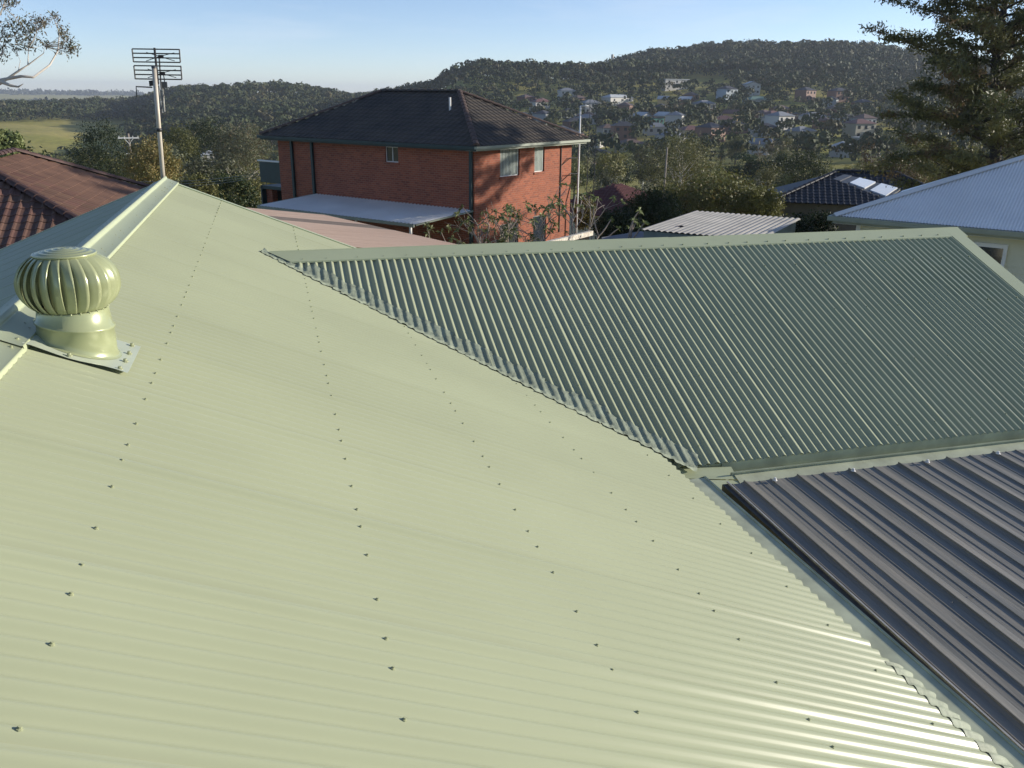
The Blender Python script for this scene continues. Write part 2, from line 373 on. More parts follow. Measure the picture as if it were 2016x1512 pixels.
ridge_cap((XR, 4.02, ZR+.008), (XR, YG+.02, ZR+.008), (1, 0, 0), .155, GREEN_D, house)
ridge_cap((XR, -.2, ZR), (XR, 4.14, ZR), (1, 0, 0), .155, GREEN_D, house)
# wing ridge cap (plain folded)
def fold_cap(p0, p1, side, half, mat_, lift=AMP+.003, cut=0.0):
    p0, p1, side = Vector(p0), Vector(p1), Vector(side); ax = (p1-p0).normalized()
    pr = [(-half-.003, -.012, cut), (-half, .002, cut), (-.012, .004, 0), (0, .010, 0), (.012, .004, 0), (half, .002, cut), (half+.003, -.012, cut)]
    out = [(side*(a*ct)+Vector((0, 0, -abs(a)*st+(h+lift)/ct)), c) for a, h, c in pr]
    mb = HB(); n = len(out); mb.add([p0+o+ax*c for o, c in out]+[p1+o for o, c in out], [(i, i+1, n+i+1, n+i) for i in range(n-1)])
    build('ridge_cap', mb, mat_, house)
fold_cap((-.06, YW, ZW+.003), (4.2, YW, ZW+.003), (0, -1, 0), .19, GREEN_D, cut=.19)
fold_cap((4.12, YW, ZW), (XW+.05, YW, ZW), (0, -1, 0), .19, GREEN_D)
# barge caps (verges)
def barge(p_top, D, A, length, w=.11, drop=.14, name='barge_cap'):
    p, D, A = Vector(p_top), Vector(D).normalized(), Vector(A); N = A.cross(D); N = N if N.z > 0 else -N
    mb = HB(); h = N*(AMP+.006); q = p-D*.0
    r0 = [q-A*w+N*.001, q-A*w+h, q+A*.02+h, q+A*.02-Vector((0, 0, drop))]
    r1 = [v+D*length for v in r0]; mb.add(r0+r1, [(i, i+1, 5+i, 4+i) for i in range(3)]); build(name, mb, GREEN_D, house)
barge((XR, YG, ZR), Dm, (0, 1, 0), Lm, w=.06); barge((XR, YG, ZR), Dl, (0, 1, 0), Lm, w=.06)
barge((XW, YW, ZW), Df, (1, 0, 0), WL, w=.17); barge((XW, YW, ZW), Db, (1, 0, 0), WL, w=.17)
# screws
def screw_mesh():
    mb = MB(); mb.lathe([(.0001, .0105), (.0062, .0105), (.0066, .003), (.0102, .0025), (.0108, -.002)], 8); return mb.mesh('roof_screw', False)
SCR = screw_mesh(); SCR.materials.append(SCREW)
def screw_xf(p, N): return Matrix.Translation(Vector(p)-hinv) @ Vector(N).to_track_quat('Z', 'Y').to_matrix().to_4x4()
far = HB()
cand = []
y0c = 4.674-.762*6
def covered(x, y): return y > YW-(x-(-.1))-.02 and x > -.1 and y < YW+(x+.1)
for x in (-.605, .239, 1.05, 1.854, 2.62):
    k = 0; i = random.randint(0, 3)
    while True:
        y = y0c+PIT*i
        if y > YG-.1: break
        if y > .9 and not covered(x, y): cand.append((Vector((x, y, zmain(x)))+Nm*.0078, Nm))
        i += (3, 2, 3, 4)[k % 4] if x < 2.5 else 5; k += 1
for x, y in ((0, 0),):
    pass
yy = 1.2
while yy < YG-.1:
    cand.append((Vector((XR+.115*ct, yy, ZR-.115*st+.014+AMP)), Nm))
    if random.random() < .5: cand.append((Vector((XR+.085*ct, yy+.05, ZR-.085*st+.016+AMP)), Nm))
    yy += .23 if int(yy*10) % 3 else .31
yy = 1.2
while yy < YG-.1:
    cand.append((Vector((XR-.115*ct, yy, ZR-.115*st+.014+AMP)), Nl)); yy += .19
xx = .25
while xx < XW-.1:
    cand.append((Vector((xx, YW-.15*ct, ZW-.15*st+AMP+.007)), Nf)); xx += (.3, .23, .26)[int(xx*7) % 3]
for s_ in (.62, 1.45, 2.3, 3.15):
    xx = -.55+PIT*4
    while xx < XW-.12:
        y = YW-s_*ct
        if zwing(y) > zmain(xx)+.1 or xx > XE: cand.append((Vector((xx, y, ZW-s_*st))+Nf*AMP, Nf))
        xx += PIT*5
cand.sort(key=lambda c: topx(c[0])[2])
for k, (p, N) in enumerate(cand):
    if k < 300:
        o = link('roof_screw', SCR, None, house); o.matrix_local = screw_xf(p, N) @ Matrix.Scale(.72, 4)
    else:
        M_ = screw_xf(p, N); far.add([M_ @ v.co+hinv for v in SCR.vertices], [tuple(f.vertices) for f in SCR.polygons])
tag(build('roof_screws', far, SCREW, house), kind='stuff')
# valley flashing tape: short crumpled pieces laid over the corrugations
def zsurf(x, y):
    a = zmain(x)+(.0078/ct)*math.cos(2*math.pi*(y-y0c)/PIT)
    b = zwing(y)+(AMP/ct)*math.cos(2*math.pi*(x+.55)/PIT)
    return max(a, b)
v0 = Vector((-.1, YW)); v1 = Vector((3.0, YW-3.1)); dv = (v1-v0).normalized(); nv = Vector((-dv.y, dv.x)); nv = nv if nv.x > 0 else -nv
tp = -.05; Lv = (v1-v0).length
while tp < Lv-.03:
    ln = random.uniform(.27, .36); mb = HB(); na, nb_ = 30, 14; wv = random.uniform(.13, .18) if tp > .25 else .05; wl = random.uniform(.04, .065); P = []; sk = random.uniform(.1, .3)
    ph = [random.uniform(0, 6) for _ in range(4)]
    for i in range(na+1):
        for j in range(nb_+1):
            u = tp+ln*i/na; w = -wl+(wl+wv)*j/nb_
            u2 = u+sk*max(0, w)-(w*.45 if w > 0 else 0)
            e = .006*math.sin(u*60+ph[0])+.004*math.sin(u*131+ph[1]); w2 = w+(e if j in (0, nb_) else 0)
            q = v0+dv*u2+nv*w2
            # tape bridges the troughs a little
            own = zsurf(q.x, q.y); br_ = max(zsurf(q.x+dx, q.y+dx*.5) for dx in (-.036, -.024, -.012, 0, .012, .024, .036)); br_ = min(br_, own+.017)
            z = max(own, own*.25+br_*.75)+.004+.0022*math.sin(u*90+w*140+ph[2])*math.sin(w*90+ph[3])
            P.append((q.x, q.y, z))
    mm = nb_+1; mb.add(P, [(i*mm+j, i*mm+j+1, (i+1)*mm+j+1, (i+1)*mm+j) for i in range(na) for j in range(nb_)])
    build('flashing_tape', mb, TAPE, house, True); tp += ln*random.uniform(.78, .9)
# main gutter + fascia along the eave of the main slope, wing gutter
ze = zmain(XE)
def gutter(p0, p1, out, w=.115, h=.10, mat_=GREEN_OLD, name='gutter'):
    p0, p1, out = Vector(p0), Vector(p1), Vector(out); Z = Vector((0, 0, 1)); t = .004
    pr = [(0, .02), (0, -h), (w*.8, -h), (w, -h*.45), (w, 0), (w+.012, .004), (w+.012, -.006), (w-t, -.008), (w-t, -h*.42), (w*.78, -h+t), (t, -h+t), (t, .02)]
    mb = HB(); n = len(pr); mb.add([p0+out*a+Z*b for a, b in pr]+[p1+out*a+Z*b for a, b in pr], [(i, (i+1) % n, n+(i+1) % n, n+i) for i in range(n)])
    mb.poly([p0+out*a+Z*b for a, b in pr]); mb.poly([p1+out*a+Z*b for a, b in pr]); build(name, mb, mat_, house)
gutter((XE-.045, .2, ze-.035), (XE-.045, 5.30, ze-.035), (1, 0, 0), w=.22, h=.014)
zwe = ZW-WL*st; ywe = YW-WL*ct
gutter((3.32, ywe+.03, zwe-.03), (XW+.05, ywe+.03, zwe-.03), (0, -1, 0), w=.15)
# stepped flashings at the internal corner, apron under the patio sheets
mb = HB(); mb.add([(2.78, 5.60, zwe-.01), (3.38, 5.555, zwe-.035), (3.36, 5.40, zwe-.075), (2.80, 5.50, zwe-.045)], [(0, 1, 2, 3)]); build('corner_flashing', mb, GREEN_D, house)
mb = HB(); mb.add([(2.80, 5.495, zwe-.05), (3.36, 5.395, zwe-.08), (3.30, 5.22, zwe-.10), (2.80, 5.33, zwe-.075), (3.30, 5.22, zwe-.16), (2.80, 5.33, zwe-.14)], [(0, 1, 2, 3), (3, 2, 4, 5)]); build('corner_flashing', mb, GREEN_D, house)
mb = HB(); mb.box(2.79, 3.30, 5.0, 5.62, zwe-.22, zwe-.17); build('corner_flashing', mb, STEEL_D, house)
mb = HB(); mb.quad((3.35, 5.455, zwe-.055), (XW+.05, 5.455, zwe-.055), (XW+.05, 5.22, zwe-.115), (3.35, 5.22, zwe-.115)); build('apron_flashing', mb, GREEN_OLD, house)
# walls, fascia boards and gable ends
mb = HB(); mb.box(-4.75, XE-.35, .3, YG-.25, -5.5, ze-.10); build('wall', mb, CREAM, house)
mb = HB(); mb.box(XE-.36, XW-.25, ywe+.4, YW+2.7, -5.5, zwe-.10); build('wall', mb, CREAM, house)
mb = HB(); mb.box(XE-.075, XE-.05, .2, 5.5, ze-.20, ze-.02); build('fascia', mb, GREEN_D, house)
mb = HB(); mb.box(XE-.05, XW, ywe+.035, ywe+.06, zwe-.20, zwe-.02); build('fascia', mb, GREEN_D, house)
mb = HB(); mb.poly([(XE, YG-.26, ze-.1), (XR, YG-.26, ZR-.03), (2*XR-XE, YG-.26, ze-.1)]); build('gable_wall', mb, CREAM, house)
mb = HB(); mb.poly([(XW-.26, ywe, zwe-.1), (XW-.26, YW, ZW-.03), (XW-.26, 2*YW-ywe, zwe-.1)]); build('gable_wall', mb, CREAM, house)
# crumpled tape pieces stuck over the eave where the patio edge comes close
yq = 2.98
for k in range(6):
    ln = random.uniform(.16, .26); mb = HB(); P = []; ph = random.uniform(0, 6); wd = random.uniform(.14, .22)
    for i in range(17):
        for j in range(8):
            y = yq-ln*i/16; x = XE-.03+wd*j/7+.012*math.sin(i*.8+ph)*(j/7); out = max(0, x-XE)
            z = zmain(x)+(AMP/ct)*math.cos(2*math.pi*(y-y0c)/PIT)*max(.15, 1-out*5)+.004-out*out*1.6+.006*math.sin(i*1.1+j*.9+ph)*(j/7)
            P.append((x, y, z))
    mb.add(P, [(i*8+j, i*8+j+1, i*8+j+9, i*8+j+8) for i in range(16) for j in range(7)])
    build('flashing_tape', mb, TAPE, house, True); yq -= ln*.9

# ------------------------------------------------------------------ patio cover
PX0, PY0, PZ0, PSL = 3.23, 5.26, zwe-.035, .034
patio = thing('patio_cover', 'brown grey ribbed patio roof with dirty sheets below the green wing gutter', 'patio roof', (5.4, 3, -5.5))
pinv = Vector((5.4, 3, -5.5))
class PB(MB):
    def mesh(s, name, smooth=False):
        s.v = [(x-pinv.x, y-pinv.y, z-pinv.z) for x, y, z in s.v]; return MB.mesh(s, name, smooth)
RP = .2325
prof = [(0, 0), (.050, 0), (.053, .004), (.060, .004), (.063, 0), (.126, 0), (.148, .008), (.1505, .018), (.1560, .0185), (.160, .009), (.2320, 0)]
def pz(y): return PZ0-(PY0-y)*PSL
def rib_sheet(x0, nr, first=False):
    mb = PB(); P = []
    for r_ in range(nr):
        for a, h in prof: P.append((x0+r_*RP+a, h*(1.25 if r_ % 2 == 0 else .62) if a > .1 else h))
    n = len(P); ys = [PY0-.9*k for k in range(6)]
    V = [(x, y, pz(y)+h+.0) for y in ys for x, h in P]
    mb.add(V, [(j*n+i, j*n+i+1, (j+1)*n+i+1, (j+1)*n+i) for j in range(5) for i in range(n-1)])
    return build('roof_sheet', mb, PATIO, patio)
xk = PX0-.06
for k in range(5): rib_sheet(xk, 4); xk += RP*4
xend = xk
mb = PB(); mb.obox((PX0-.085, PY0-2.25, pz(PY0-2.25)-.03), (.024, 0, 0), (0, 2.22, -2.22*PSL*-1), (0, 0, .055)); build('edge_channel', mb, DARKTRIM, patio)
mb = PB(); mb.obox((PX0-.062, PY0-2.25, pz(PY0-2.25)+.035), (.006, 0, 0), (0, 2.23, 2.23*PSL), (0, 0, .006)); build('edge_bead', mb, GALV, patio)
for y in (PY0-.5, PY0-1.9, PY0-3.4): mb = PB(); mb.box(PX0-.05, xend-.05, y-.03, y+.03, pz(y)-.17, pz(y)-.015); build('beam', mb, STEEL_D, patio)
for x in (PX0+.2, xend-.3): mb = PB(); mb.box(x-.045, x+.045, PY0-3.445, PY0-3.355, -5.6, pz(PY0-3.4)-.16); build('post', mb, STEEL_D, patio)
for k in range(24):
    if k % 3 == 1:
        x = PX0-.06+RP*k+.157
        if x < xend-.1: mb = PB(); mb.lathe([(.001, .022), (.011, .020), (.013, .006), (.018, .004), (.02, 0)], 8, Matrix.Translation((x, PY0-.05, pz(PY0-.05)+.019))); build('roof_screw', mb, WHITEP, patio)
for k in range(46):    # fallen leaves and dirt clumps lying in the pans
    x = PX0+random.random()*4.2; y = PY0-.3-random.random()*3.2; a = random.random()*6; l = random.uniform(.008, .022)
    base = (x-PX0+.06) % RP
    if base > .12: continue
    mb = MB(); mb.add([(l, 0, .002), (0, l*.5, .006), (-l, 0, .003), (0, -l*.5, .001)], [(0, 1, 2, 3)])
    o = build('fallen_leaf', mb, DARKTRIM); o.location = (x, y, pz(y)+.006); o.rotation_euler = (0, 0, a); tag(o, 'small dark dead leaf lying on the brown grey patio roof', 'leaf', 'dead leaves on the patio roof')

# ------------------------------------------------------------------ roof ventilator
vx, vy = -.935, 4.30
vb = zmain(vx)+AMP
vent = thing('roof_ventilator', 'round pale green turbine vent with curved vanes beside the main ridge', 'roof vent', (vx, vy, vb))
TR = .165; VZ = .185      # throat radius, throat top above base
mb = MB(); Zp = lambda x: -x*tt+.010
P = []; nq = 10
for i in range(nq+1):
    for j in range(nq+1):
        x = -.235+.47*i/nq; y = -.235+.47*j/nq; ed = max(0, (-y-.17)/.065); z = Zp(x)+.006*ed*math.sin(i*.9)+(.004 if j == 0 else 0)
        if x < -.12: z = max(z, Zp(-.12)+.02)
        P.append((x, y, z))
n1 = nq+1; mb.add(P, [(i*n1+j, (i+1)*n1+j, (i+1)*n1+j+1, i*n1+j+1) for i in range(nq) for j in range(nq)])
build('base_flashing', mb, mat('ventilator_flashing', (.43, .47, .36), rough=.38, var=.06, scale=4, spec=.6), vent, True)
mb = MB(); nn = 48
def ringpts(r, zf): return [(r*math.cos(2*math.pi*k/nn), r*math.sin(2*math.pi*k/nn), zf(r*math.cos(2*math.pi*k/nn), r*math.sin(2*math.pi*k/nn))) for k in range(nn)]
rs = [ringpts(TR+.016, lambda x, y: Zp(x)+.001), ringpts(TR+.007, lambda x, y: Zp(x)+.004), ringpts(TR+.002, lambda x, y: Zp(x)+.010), ringpts(TR, lambda x, y: Zp(x)+.035),
      ringpts(TR, lambda x, y: .105-.14*x), ringpts(TR+.006, lambda x, y: .109-.14*x), ringpts(TR+.006, lambda x, y: .117-.14*x), ringpts(TR-.004, lambda x, y: .122-.14*x), ringpts(TR-.012, lambda x, y: VZ)]
for q in rs: mb.v += q
for i in range(len(rs)-1):
    for k in range(nn): mb.f.append((i*nn+k, i*nn+(k+1) % nn, (i+1)*nn+(k+1) % nn, (i+1)*nn+k))
build('throat', mb, VENTM, vent, True)
NV = 24; DR, DH = .216, .262
def prof_r(t):                 # t 0 bottom .. 1 top
    a = -1.02+t*(1.02+1.12); return DR*math.cos(a)**.72, VZ-.01+DH*.5+DH*.5*math.sin(a)/math.sin(1.07)
for k in range(NV):
    mb = MB(); P = []; nt_, na = 16, 5; da = 2*math.pi/NV
    for i in range(nt_+1):
        r_, z = prof_r(i/nt_)
        bel = math.sin(math.pi*i/nt_)
        for j in range(na+1):
            a = da*k+da*1.15*j/na; off = -.046*bel*(1-j/na)**1.5*.75+.006*bel*(1 if j == na else 0)
            P.append(((r_+off)*math.cos(a), (r_+off)*math.sin(a), z))
        a = da*k+da*1.15+.006; P.append(((r_-.006*bel)*math.cos(a), (r_-.006*bel)*math.sin(a), z))
    n1 = na+2; mb.add(P, [(i*n1+j, i*n1+j+1, (i+1)*n1+j+1, (i+1)*n1+j) for i in range(nt_) for j in range(na+1)])
    v_ = build('vane', mb, VENTM, vent, True)
r_, zt = prof_r(1); mb = MB()
pf = [(.0005, zt+.024)]
for k in range(1, 40): rr_ = (r_+.016)*k/39; pf.append((rr_, zt+.024-.022*(k/39)**2+.0014*math.cos(k/39*2*math.pi*5)))
pf += [(r_+.017, zt-.004), (r_+.012, zt-.006)]; mb.lathe(pf, 48); build('top_cap', mb, VENTM, vent, True)
r_, zb = prof_r(0); mb = MB(); mb.lathe([(r_+.01, zb+.012), (r_+.013, zb-.006), (r_-.01, zb-.010), (r_-.012, zb+.02)], 48); build('bottom_ring', mb, VENTM, vent, True)
for k in range(NV):
    a = 2*math.pi*(k+.5)/NV; mb = MB(); mb.lathe([(.0003, .006), (.004, .004), (.006, 0)], 8, Matrix.Translation(((r_+.015)*math.cos(a), (r_+.015)*math.sin(a), zb+.006)) @ Vector((math.cos(a), math.sin(a), .2)).to_track_quat('Z', 'Y').to_matrix().to_4x4()); build('rivet', mb, VENTM, vent, True)
for x, y in ((.20, -.20), (.205, -.07), (.205, .06), (.20, .2), (0, -.21), (-.2, -.2)):
    o = link('flashing_screw', SCR.copy(), None, vent); o.location = (x, y, Zp(x)+.002); o.scale = (1.3,)*3
mb = MB(); mb.tube([(0, 0, .1), (0, 0, zt)], .012, 8); build('spindle', mb, STEEL_D, vent)
mb = MB(); mb.lathe([(.0005, zb+.01), (TR*.9, zb+.01)], 24); build('inner_baffle', mb, STEEL_D, vent)

# ------------------------------------------------------------------ television antenna on the gable
mb0 = ony(322, 362, YG+.07); mtop = ony(303, 131, YG+.07)
ant = thing('tv_antenna', 'roof mast with a two panel wire grid television antenna at the gable', 'antenna', tuple(mb0))
ml = mtop-mb0; ax = ml.normalized()
def al(p): return Vector(p)-mb0
mb = MB(); mb.tube([ax*-.7, ax*(ml.length*.5), ml], [.028, .026, .026], 12); build('mast', mb, mat('rusty_galvanised_mast', (.42, .36, .28), rough=.55, scale=2, col2=(.56, .52, .45), metal=.2), ant, True)
mb = MB(); mb.lathe([(.001, .006), (.03, .005), (.03, -.02)], 12, Matrix.Translation(ml)); build('mast_cap', mb, STEEL_D, ant, True)
mb = MB(); mb.lathe([(.03, -.02), (.033, -.02), (.033, .02), (.03, .02)], 12, Matrix.Translation(ax*(ml.length*.47))); build('clamp', mb, BLACKM, ant, True)
YB = YG+.24
def apx(x, y, Y=YB): return al(ony(x, y, Y))
for (x0, x1, y0, y1, dx) in ((260, 353, 96.5, 122, 3), (263.5, 356, 129.5, 155.5, 3)):
    pn = 0
    for k in range(4):
        f = k/3; mb = MB(); mb.tube([apx(x0+dx*f, y0+(y1-y0)*f-.3), apx(x1+dx*f*.7, y0+1+(y1-y0)*f)], .0075, 6); build('grid_bar', mb, BLACKM, ant)
    for xa, xb in ((x0, x0+dx), (x1, x1+dx*.7)): mb = MB(); mb.tube([apx(xa, y0), apx(xb, y1+.5)], .0085, 6); build('grid_end', mb, BLACKM, ant)
mb = MB(); mb.tube([apx(304, 94), apx(311.5, 165)], .013, 8); build('grid_spine', mb, BLACKM, ant)
mb = MB(); mb.tube([apx(313, 108, YB+.1), apx(317.5, 176, YB+.1)], .009, 8); build('feed_rod', mb, STEEL_D, ant)
for cx, cy in ((317, 111), (320, 144)):
    mb = MB(); mb.obox(apx(cx, cy, YB+.1), (.028, 0, 0), (0, .03, 0), (0, 0, .016)); build('dipole_box', mb, BLACKM, ant)
    for ex, ey in ((-29, -8), (-29, 9), (26, -7), (27, 9)):
        mb = MB(); mb.tube([apx(cx-3, cy, YB+.1), apx(cx+ex, cy+ey, YB+.11)], .0045, 6); build('dipole', mb, STEEL_D, ant)
mb = MB(); mb.obox(apx(303, 163, YG+.13), (.05, 0, .01), (0, .05, 0), (0, 0, .03)); build('bracket', mb, BLACKM, ant)
mb = MB(); mb.obox(apx(324, 167, YB), (.03, 0, 0), (0, .03, 0), (0, 0, .035)); build('mast_clamp', mb, STEEL_D, ant)
for a, b in (((312, 168), (320, 222)), ((320, 168), (324, 220))): mb = MB(); mb.tube([apx(*a), apx(*b)], .009, 8); build('boom_arm', mb, GALV, ant)
mb = MB(); mb.tube([apx(316, 201), apx(322, 200.5)], .012, 6); build('boom_clip', mb, WHITEP, ant)
mb = MB(); mb.tube([apx(300, 172), apx(268, 170.5), apx(269.5, 191)], .008, 6); build('lower_element', mb, BLACKM, ant)
mb = MB(); mb.tube([apx(322, 147, YB+.1), apx(324, 160), apx(322, 185), apx(314, 245, YG+.12)], .006, 6); build('cable', mb, BLACKM, ant)

# ------------------------------------------------------------------ tiles
def tile_mesh(w, c, name, ph=0):
    """one roll tile, x across, y up the slope, z out"""
    mb = MB(); n = 8; P = []
    for i in range(n+1):
        a = w*i/n; h = .026*(1 if False else max(0, math.sin(2*math.pi*i/n)))*.95+.006*math.sin(2*math.pi*i/n)
        P += [(a-w/2, -.02, h+.022), (a-w/2, -.022, h-.004), (a-w/2, c+.02, h+.002)]
    fs = []
    for i in range(n): b = i*3; fs += [(b, b+3, b+5, b+2), (b+1, b+4, b+3, b)]
    mb.add(P, fs); return mb.mesh(name, False)
def tile_roof(parent, inv, E, A, U, inside, na, nc, w, c, material, budget=0, visible=None):
    """tiles on a plane: E origin at eave, A along eave, U up slope; inside(a,s) keeps a tile"""
    E, A, U = Vector(E), Vector(A), Vector(U); N = A.cross(U); N = N if N.z > 0 else -N
    tm = tile_mesh(w, c, 'tile'); tm.materials.append(material); items = []
    for j in range(nc):
        off = 0
        for i in range(na):
            a, s = (i+.5)*w+off, j*c
            if inside(a, s+c*.4): items.append(E+A*a+U*s)
    Rm = Matrix((A, U, N)).transposed().to_4x4()
    if A.cross(U).dot(N) < 0: Rm = Matrix((-A, U, N)).transposed().to_4x4()
    idx = list(range(len(items))); single = set()
    if budget:
        vis = [i for i in idx if visible(items[i])]; vis.sort(key=lambda i: topx(items[i])[2]); single = set(vis[:budget])
    co = np.array([v.co for v in tm.vertices]); fc = [tuple(p.vertices) for p in tm.polygons]; mb = MB(); R3 = np.array(Rm.to_3x3())
    for i in idx:
        p = items[i]-Vector(inv)
        if i in single:
            o = link('tile', tm, None, parent); o.matrix_local = Matrix.Translation(p) @ Matrix.Rotation(random.gauss(0, .006), 4, 'X') @ Rm
        else:
            V = co @ R3.T+np.array(p); q = len(mb.v); mb.v += [tuple(v) for v in V]; mb.f += [tuple(k+q for k in f) for f in fc]
    if mb.v: tag(build('roof_tiles', mb, material, parent), kind='stuff')
def hip_row(parent, inv, p0, p1, material, r=.10, step=.36, name='hip_tile'):
    p0, p1, inv = Vector(p0), Vector(p1), Vector(inv); d = (p1-p0); L = d.length; d.normalize(); n = max(1, int(L/step)); sd = d.cross(Vector((0, 0, 1))).normalized(); up = sd.cross(d)
    if up.z < 0: up = -up
    mb = MB(); 
    for rg, (t, k) in enumerate(((0, 1.12), (step*1.05, .95))):
        for i in range(7):
            a = math.pi*i/6; mb.v.append(tuple(d*t+sd*r*k*math.cos(a)*1.15+up*(r*k*math.sin(a)*.85-.03)))
    mb.f += [(i, i+1, 8+i, 7+i) for i in range(6)]; mb.f.append(tuple(range(7)))
    me = mb.mesh(name); me.materials.append(material)
    for i in range(n):
        o = link(name, me, None, parent); o.location = p0-inv+d*(L*i/n)
# ---- brick house
ZE = -1.8
a_, b_, c_ = onz(511, 266, ZE), onz(938, 288, ZE), onz(1164, 274, ZE)
bu = (a_-b_).normalized(); bv = (c_-b_); bv = (bv-bu*bv.dot(bu)).normalized()
LU, LV = 12.38, 8.05
BZ = -7.3
brick = thing('brick_house', 'two storey red brick house with a black tiled hip roof', 'house', (b_.x, b_.y, BZ), math.atan2(bv.y, bv.x))
# local axes: +x along bv (sunlit wall), +y along bu (shaded wall)
sgn = 1 if (Matrix.Rotation(math.atan2(bv.y, bv.x), 3, 'Z') @ Vector((0, 1, 0))).dot(bu) > 0 else -1
ov = .5; ez = ZE-BZ
x0, x1, y0, y1 = ov, LV-ov, ov, LU-ov-.1
RZ = 1.92
def wall_with_holes(axis, fixed, lo, hi, z0, z1, holes):
    """grid wall with openings; axis 'x' wall runs along x at y=fixed"""
    us = sorted({lo, hi, *[h for q in holes for h in q[:2]]}); zs = sorted({z0, z1, *[h for q in holes for h in q[2:]]}); mb = MB()
    for i in range(len(us)-1):
        for j in range(len(zs)-1):
            uc, zc = (us[i]+us[i+1])/2, (zs[j]+zs[j+1])/2
            if any(q[0] < uc < q[1] and q[2] < zc < q[3] for q in holes): continue
            pts = [(us[i], zs[j]), (us[i+1], zs[j]), (us[i+1], zs[j+1]), (us[i], zs[j+1])]
            mb.poly([(u, fixed, z) if axis == 'x' else (fixed, u, z) for u, z in pts])
    d = .11
    for q in holes:
        pts = [(q[0], q[2]), (q[1], q[2]), (q[1], q[3]), (q[0], q[3])]
        for k in range(4):
            (ua, za), (ub, zb) = pts[k], pts[(k+1) % 4]
            mb.poly([(ua, fixed, za), (ub, fixed, zb), (ub, fixed+d, zb), (ua, fixed+d, za)] if axis == 'x' else [(fixed, ua, za), (fixed, ub, zb), (fixed+d, ub, zb), (fixed+d, ua, za)])
    return mb
wt = ez-.22
def zz(pz_): return pz_-BZ
h_lit = [(x0+1.68, x0+3.02, zz(-3.1), zz(-2.03)), (x0+4.12, x0+4.87, zz(-3.06), zz(-2.03)), (x0+1.7, x0+3.0, .9, 2.3), (x0+4.1, x0+5.1, .5, 2.4)]
h_sh = [(y0+3.92, y0+4.65, zz(-2.64), zz(-2.02))]
build('wall', wall_with_holes('x', y0, x0, x1, -.6, wt, h_lit), BRICK, brick)
build('wall', wall_with_holes('y', x0, y0, y1, -.6, wt, h_sh), BRICK, brick)
mb = MB(); mb.quad((x1, y0, -.6), (x1, y1, -.6), (x1, y1, wt), (x1, y0, wt)); mb.quad((x0, y1, -.6), (x1, y1, -.6), (x1, y1, wt), (x0, y1, wt)); build('wall', mb, BRICK, brick)
def window(parent, axis, fixed, q, frame=WHITEP, mull=1, blind=True, d=.07, sill=BRICK):
    mb = MB(); t = .035
    def bx(u0, u1, z0, z1, f0, f1):
        if axis == 'x': mb.box(u0, u1, f0, f1, z0, z1)
        else: mb.box(f0, f1, u0, u1, z0, z1)
    f0, f1 = fixed+d, fixed+d+.05
    bx(q[0], q[0]+t, q[2], q[3], f0, f1); bx(q[1]-t, q[1], q[2], q[3], f0, f1); bx(q[0]+t, q[1]-t, q[2], q[2]+t, f0, f1); bx(q[0]+t, q[1]-t, q[3]-t, q[3], f0, f1)
    for k in range(mull): u = q[0]+(q[1]-q[0])*(k+1)/(mull+1); bx(u-.018, u+.018, q[2]+t, q[3]-t, f0+.004, f1-.004)
    w_ = build('window', mb, frame, parent)
    mb = MB(); bx(q[0]+t, q[1]-t, q[2]+t, q[3]-t, f0+.02, f0+.026); build('pane', mb, GLASS, w_)
    if blind:
        n = int((q[1]-q[0])/.10)
        for k in range(n):
            mb = MB(); u = q[0]+t+(q[1]-q[0]-2*t)*(k+.5)/n; bx(u-.028, u+.028, q[2]+t, q[3]-t, f0-.016, f0-.010); build('blind_slat', mb, BLIND, w_)
    if sill:
        mb = MB()
        if axis == 'x': mb.box(q[0]-.05, q[1]+.05, fixed-.04, fixed+.10, q[2]-.085, q[2]-.002)
        else: mb.box(fixed-.04, fixed+.10, q[0]-.05, q[1]+.05, q[2]-.085, q[2]-.002)
        build('sill', mb, sill, w_)
for k, q in enumerate(h_lit): window(brick, 'x', y0, q, WHITEP, 1 if k % 2 == 0 else 0, k < 2)
window(brick, 'y', x0, h_sh[0], WHITEP, 1, False)
# roof planes
hw = LV/2; ry0, ry1 = hw, LU-hw*.95
rz = ez+RZ; pit = math.atan2(RZ, hw); pitE = math.atan2(RZ, ry0); pitF = math.atan2(RZ, LU-ry1)
mb = MB(); dz = -.05
mb.quad((0, 0, ez+dz), (0, LU, ez+dz), (hw, ry1, rz+dz), (hw, ry0, rz+dz)); mb.quad((LV, 0, ez+dz), (hw, ry0, rz+dz), (hw, ry1, rz+dz), (LV, LU, ez+dz))
mb.poly([(0, 0, ez+dz), (hw, ry0, rz+dz), (LV, 0, ez+dz)]); mb.poly([(0, LU, ez+dz), (LV, LU, ez+dz), (hw, ry1, rz+dz)])
build('roof_underlay', mb, TILE_BLK, brick)
tw, tcx = .30, .33
sl = math.hypot(hw, RZ); slE = math.hypot(ry0, RZ); slF = math.hypot(LU-ry1, RZ)
tile_roof(brick, (0, 0, 0), (0, 0, ez), (0, 1, 0), (hw/sl, 0, RZ/sl), lambda a, s: s < sl and a > ry0*s/sl and a < LU-(LU-ry1)*s/sl, int(LU/tw)+1, int(sl/tcx)+1, tw, tcx, TILE_DK)
tile_roof(brick, (0, 0, 0), (0, 0, ez), (1, 0, 0), (0, ry0/slE, RZ/slE), lambda a, s: s < slE and a > hw*s/slE and a < LV-hw*s/slE, int(LV/tw)+1, int(slE/tcx)+1, tw, tcx, TILE_DK)
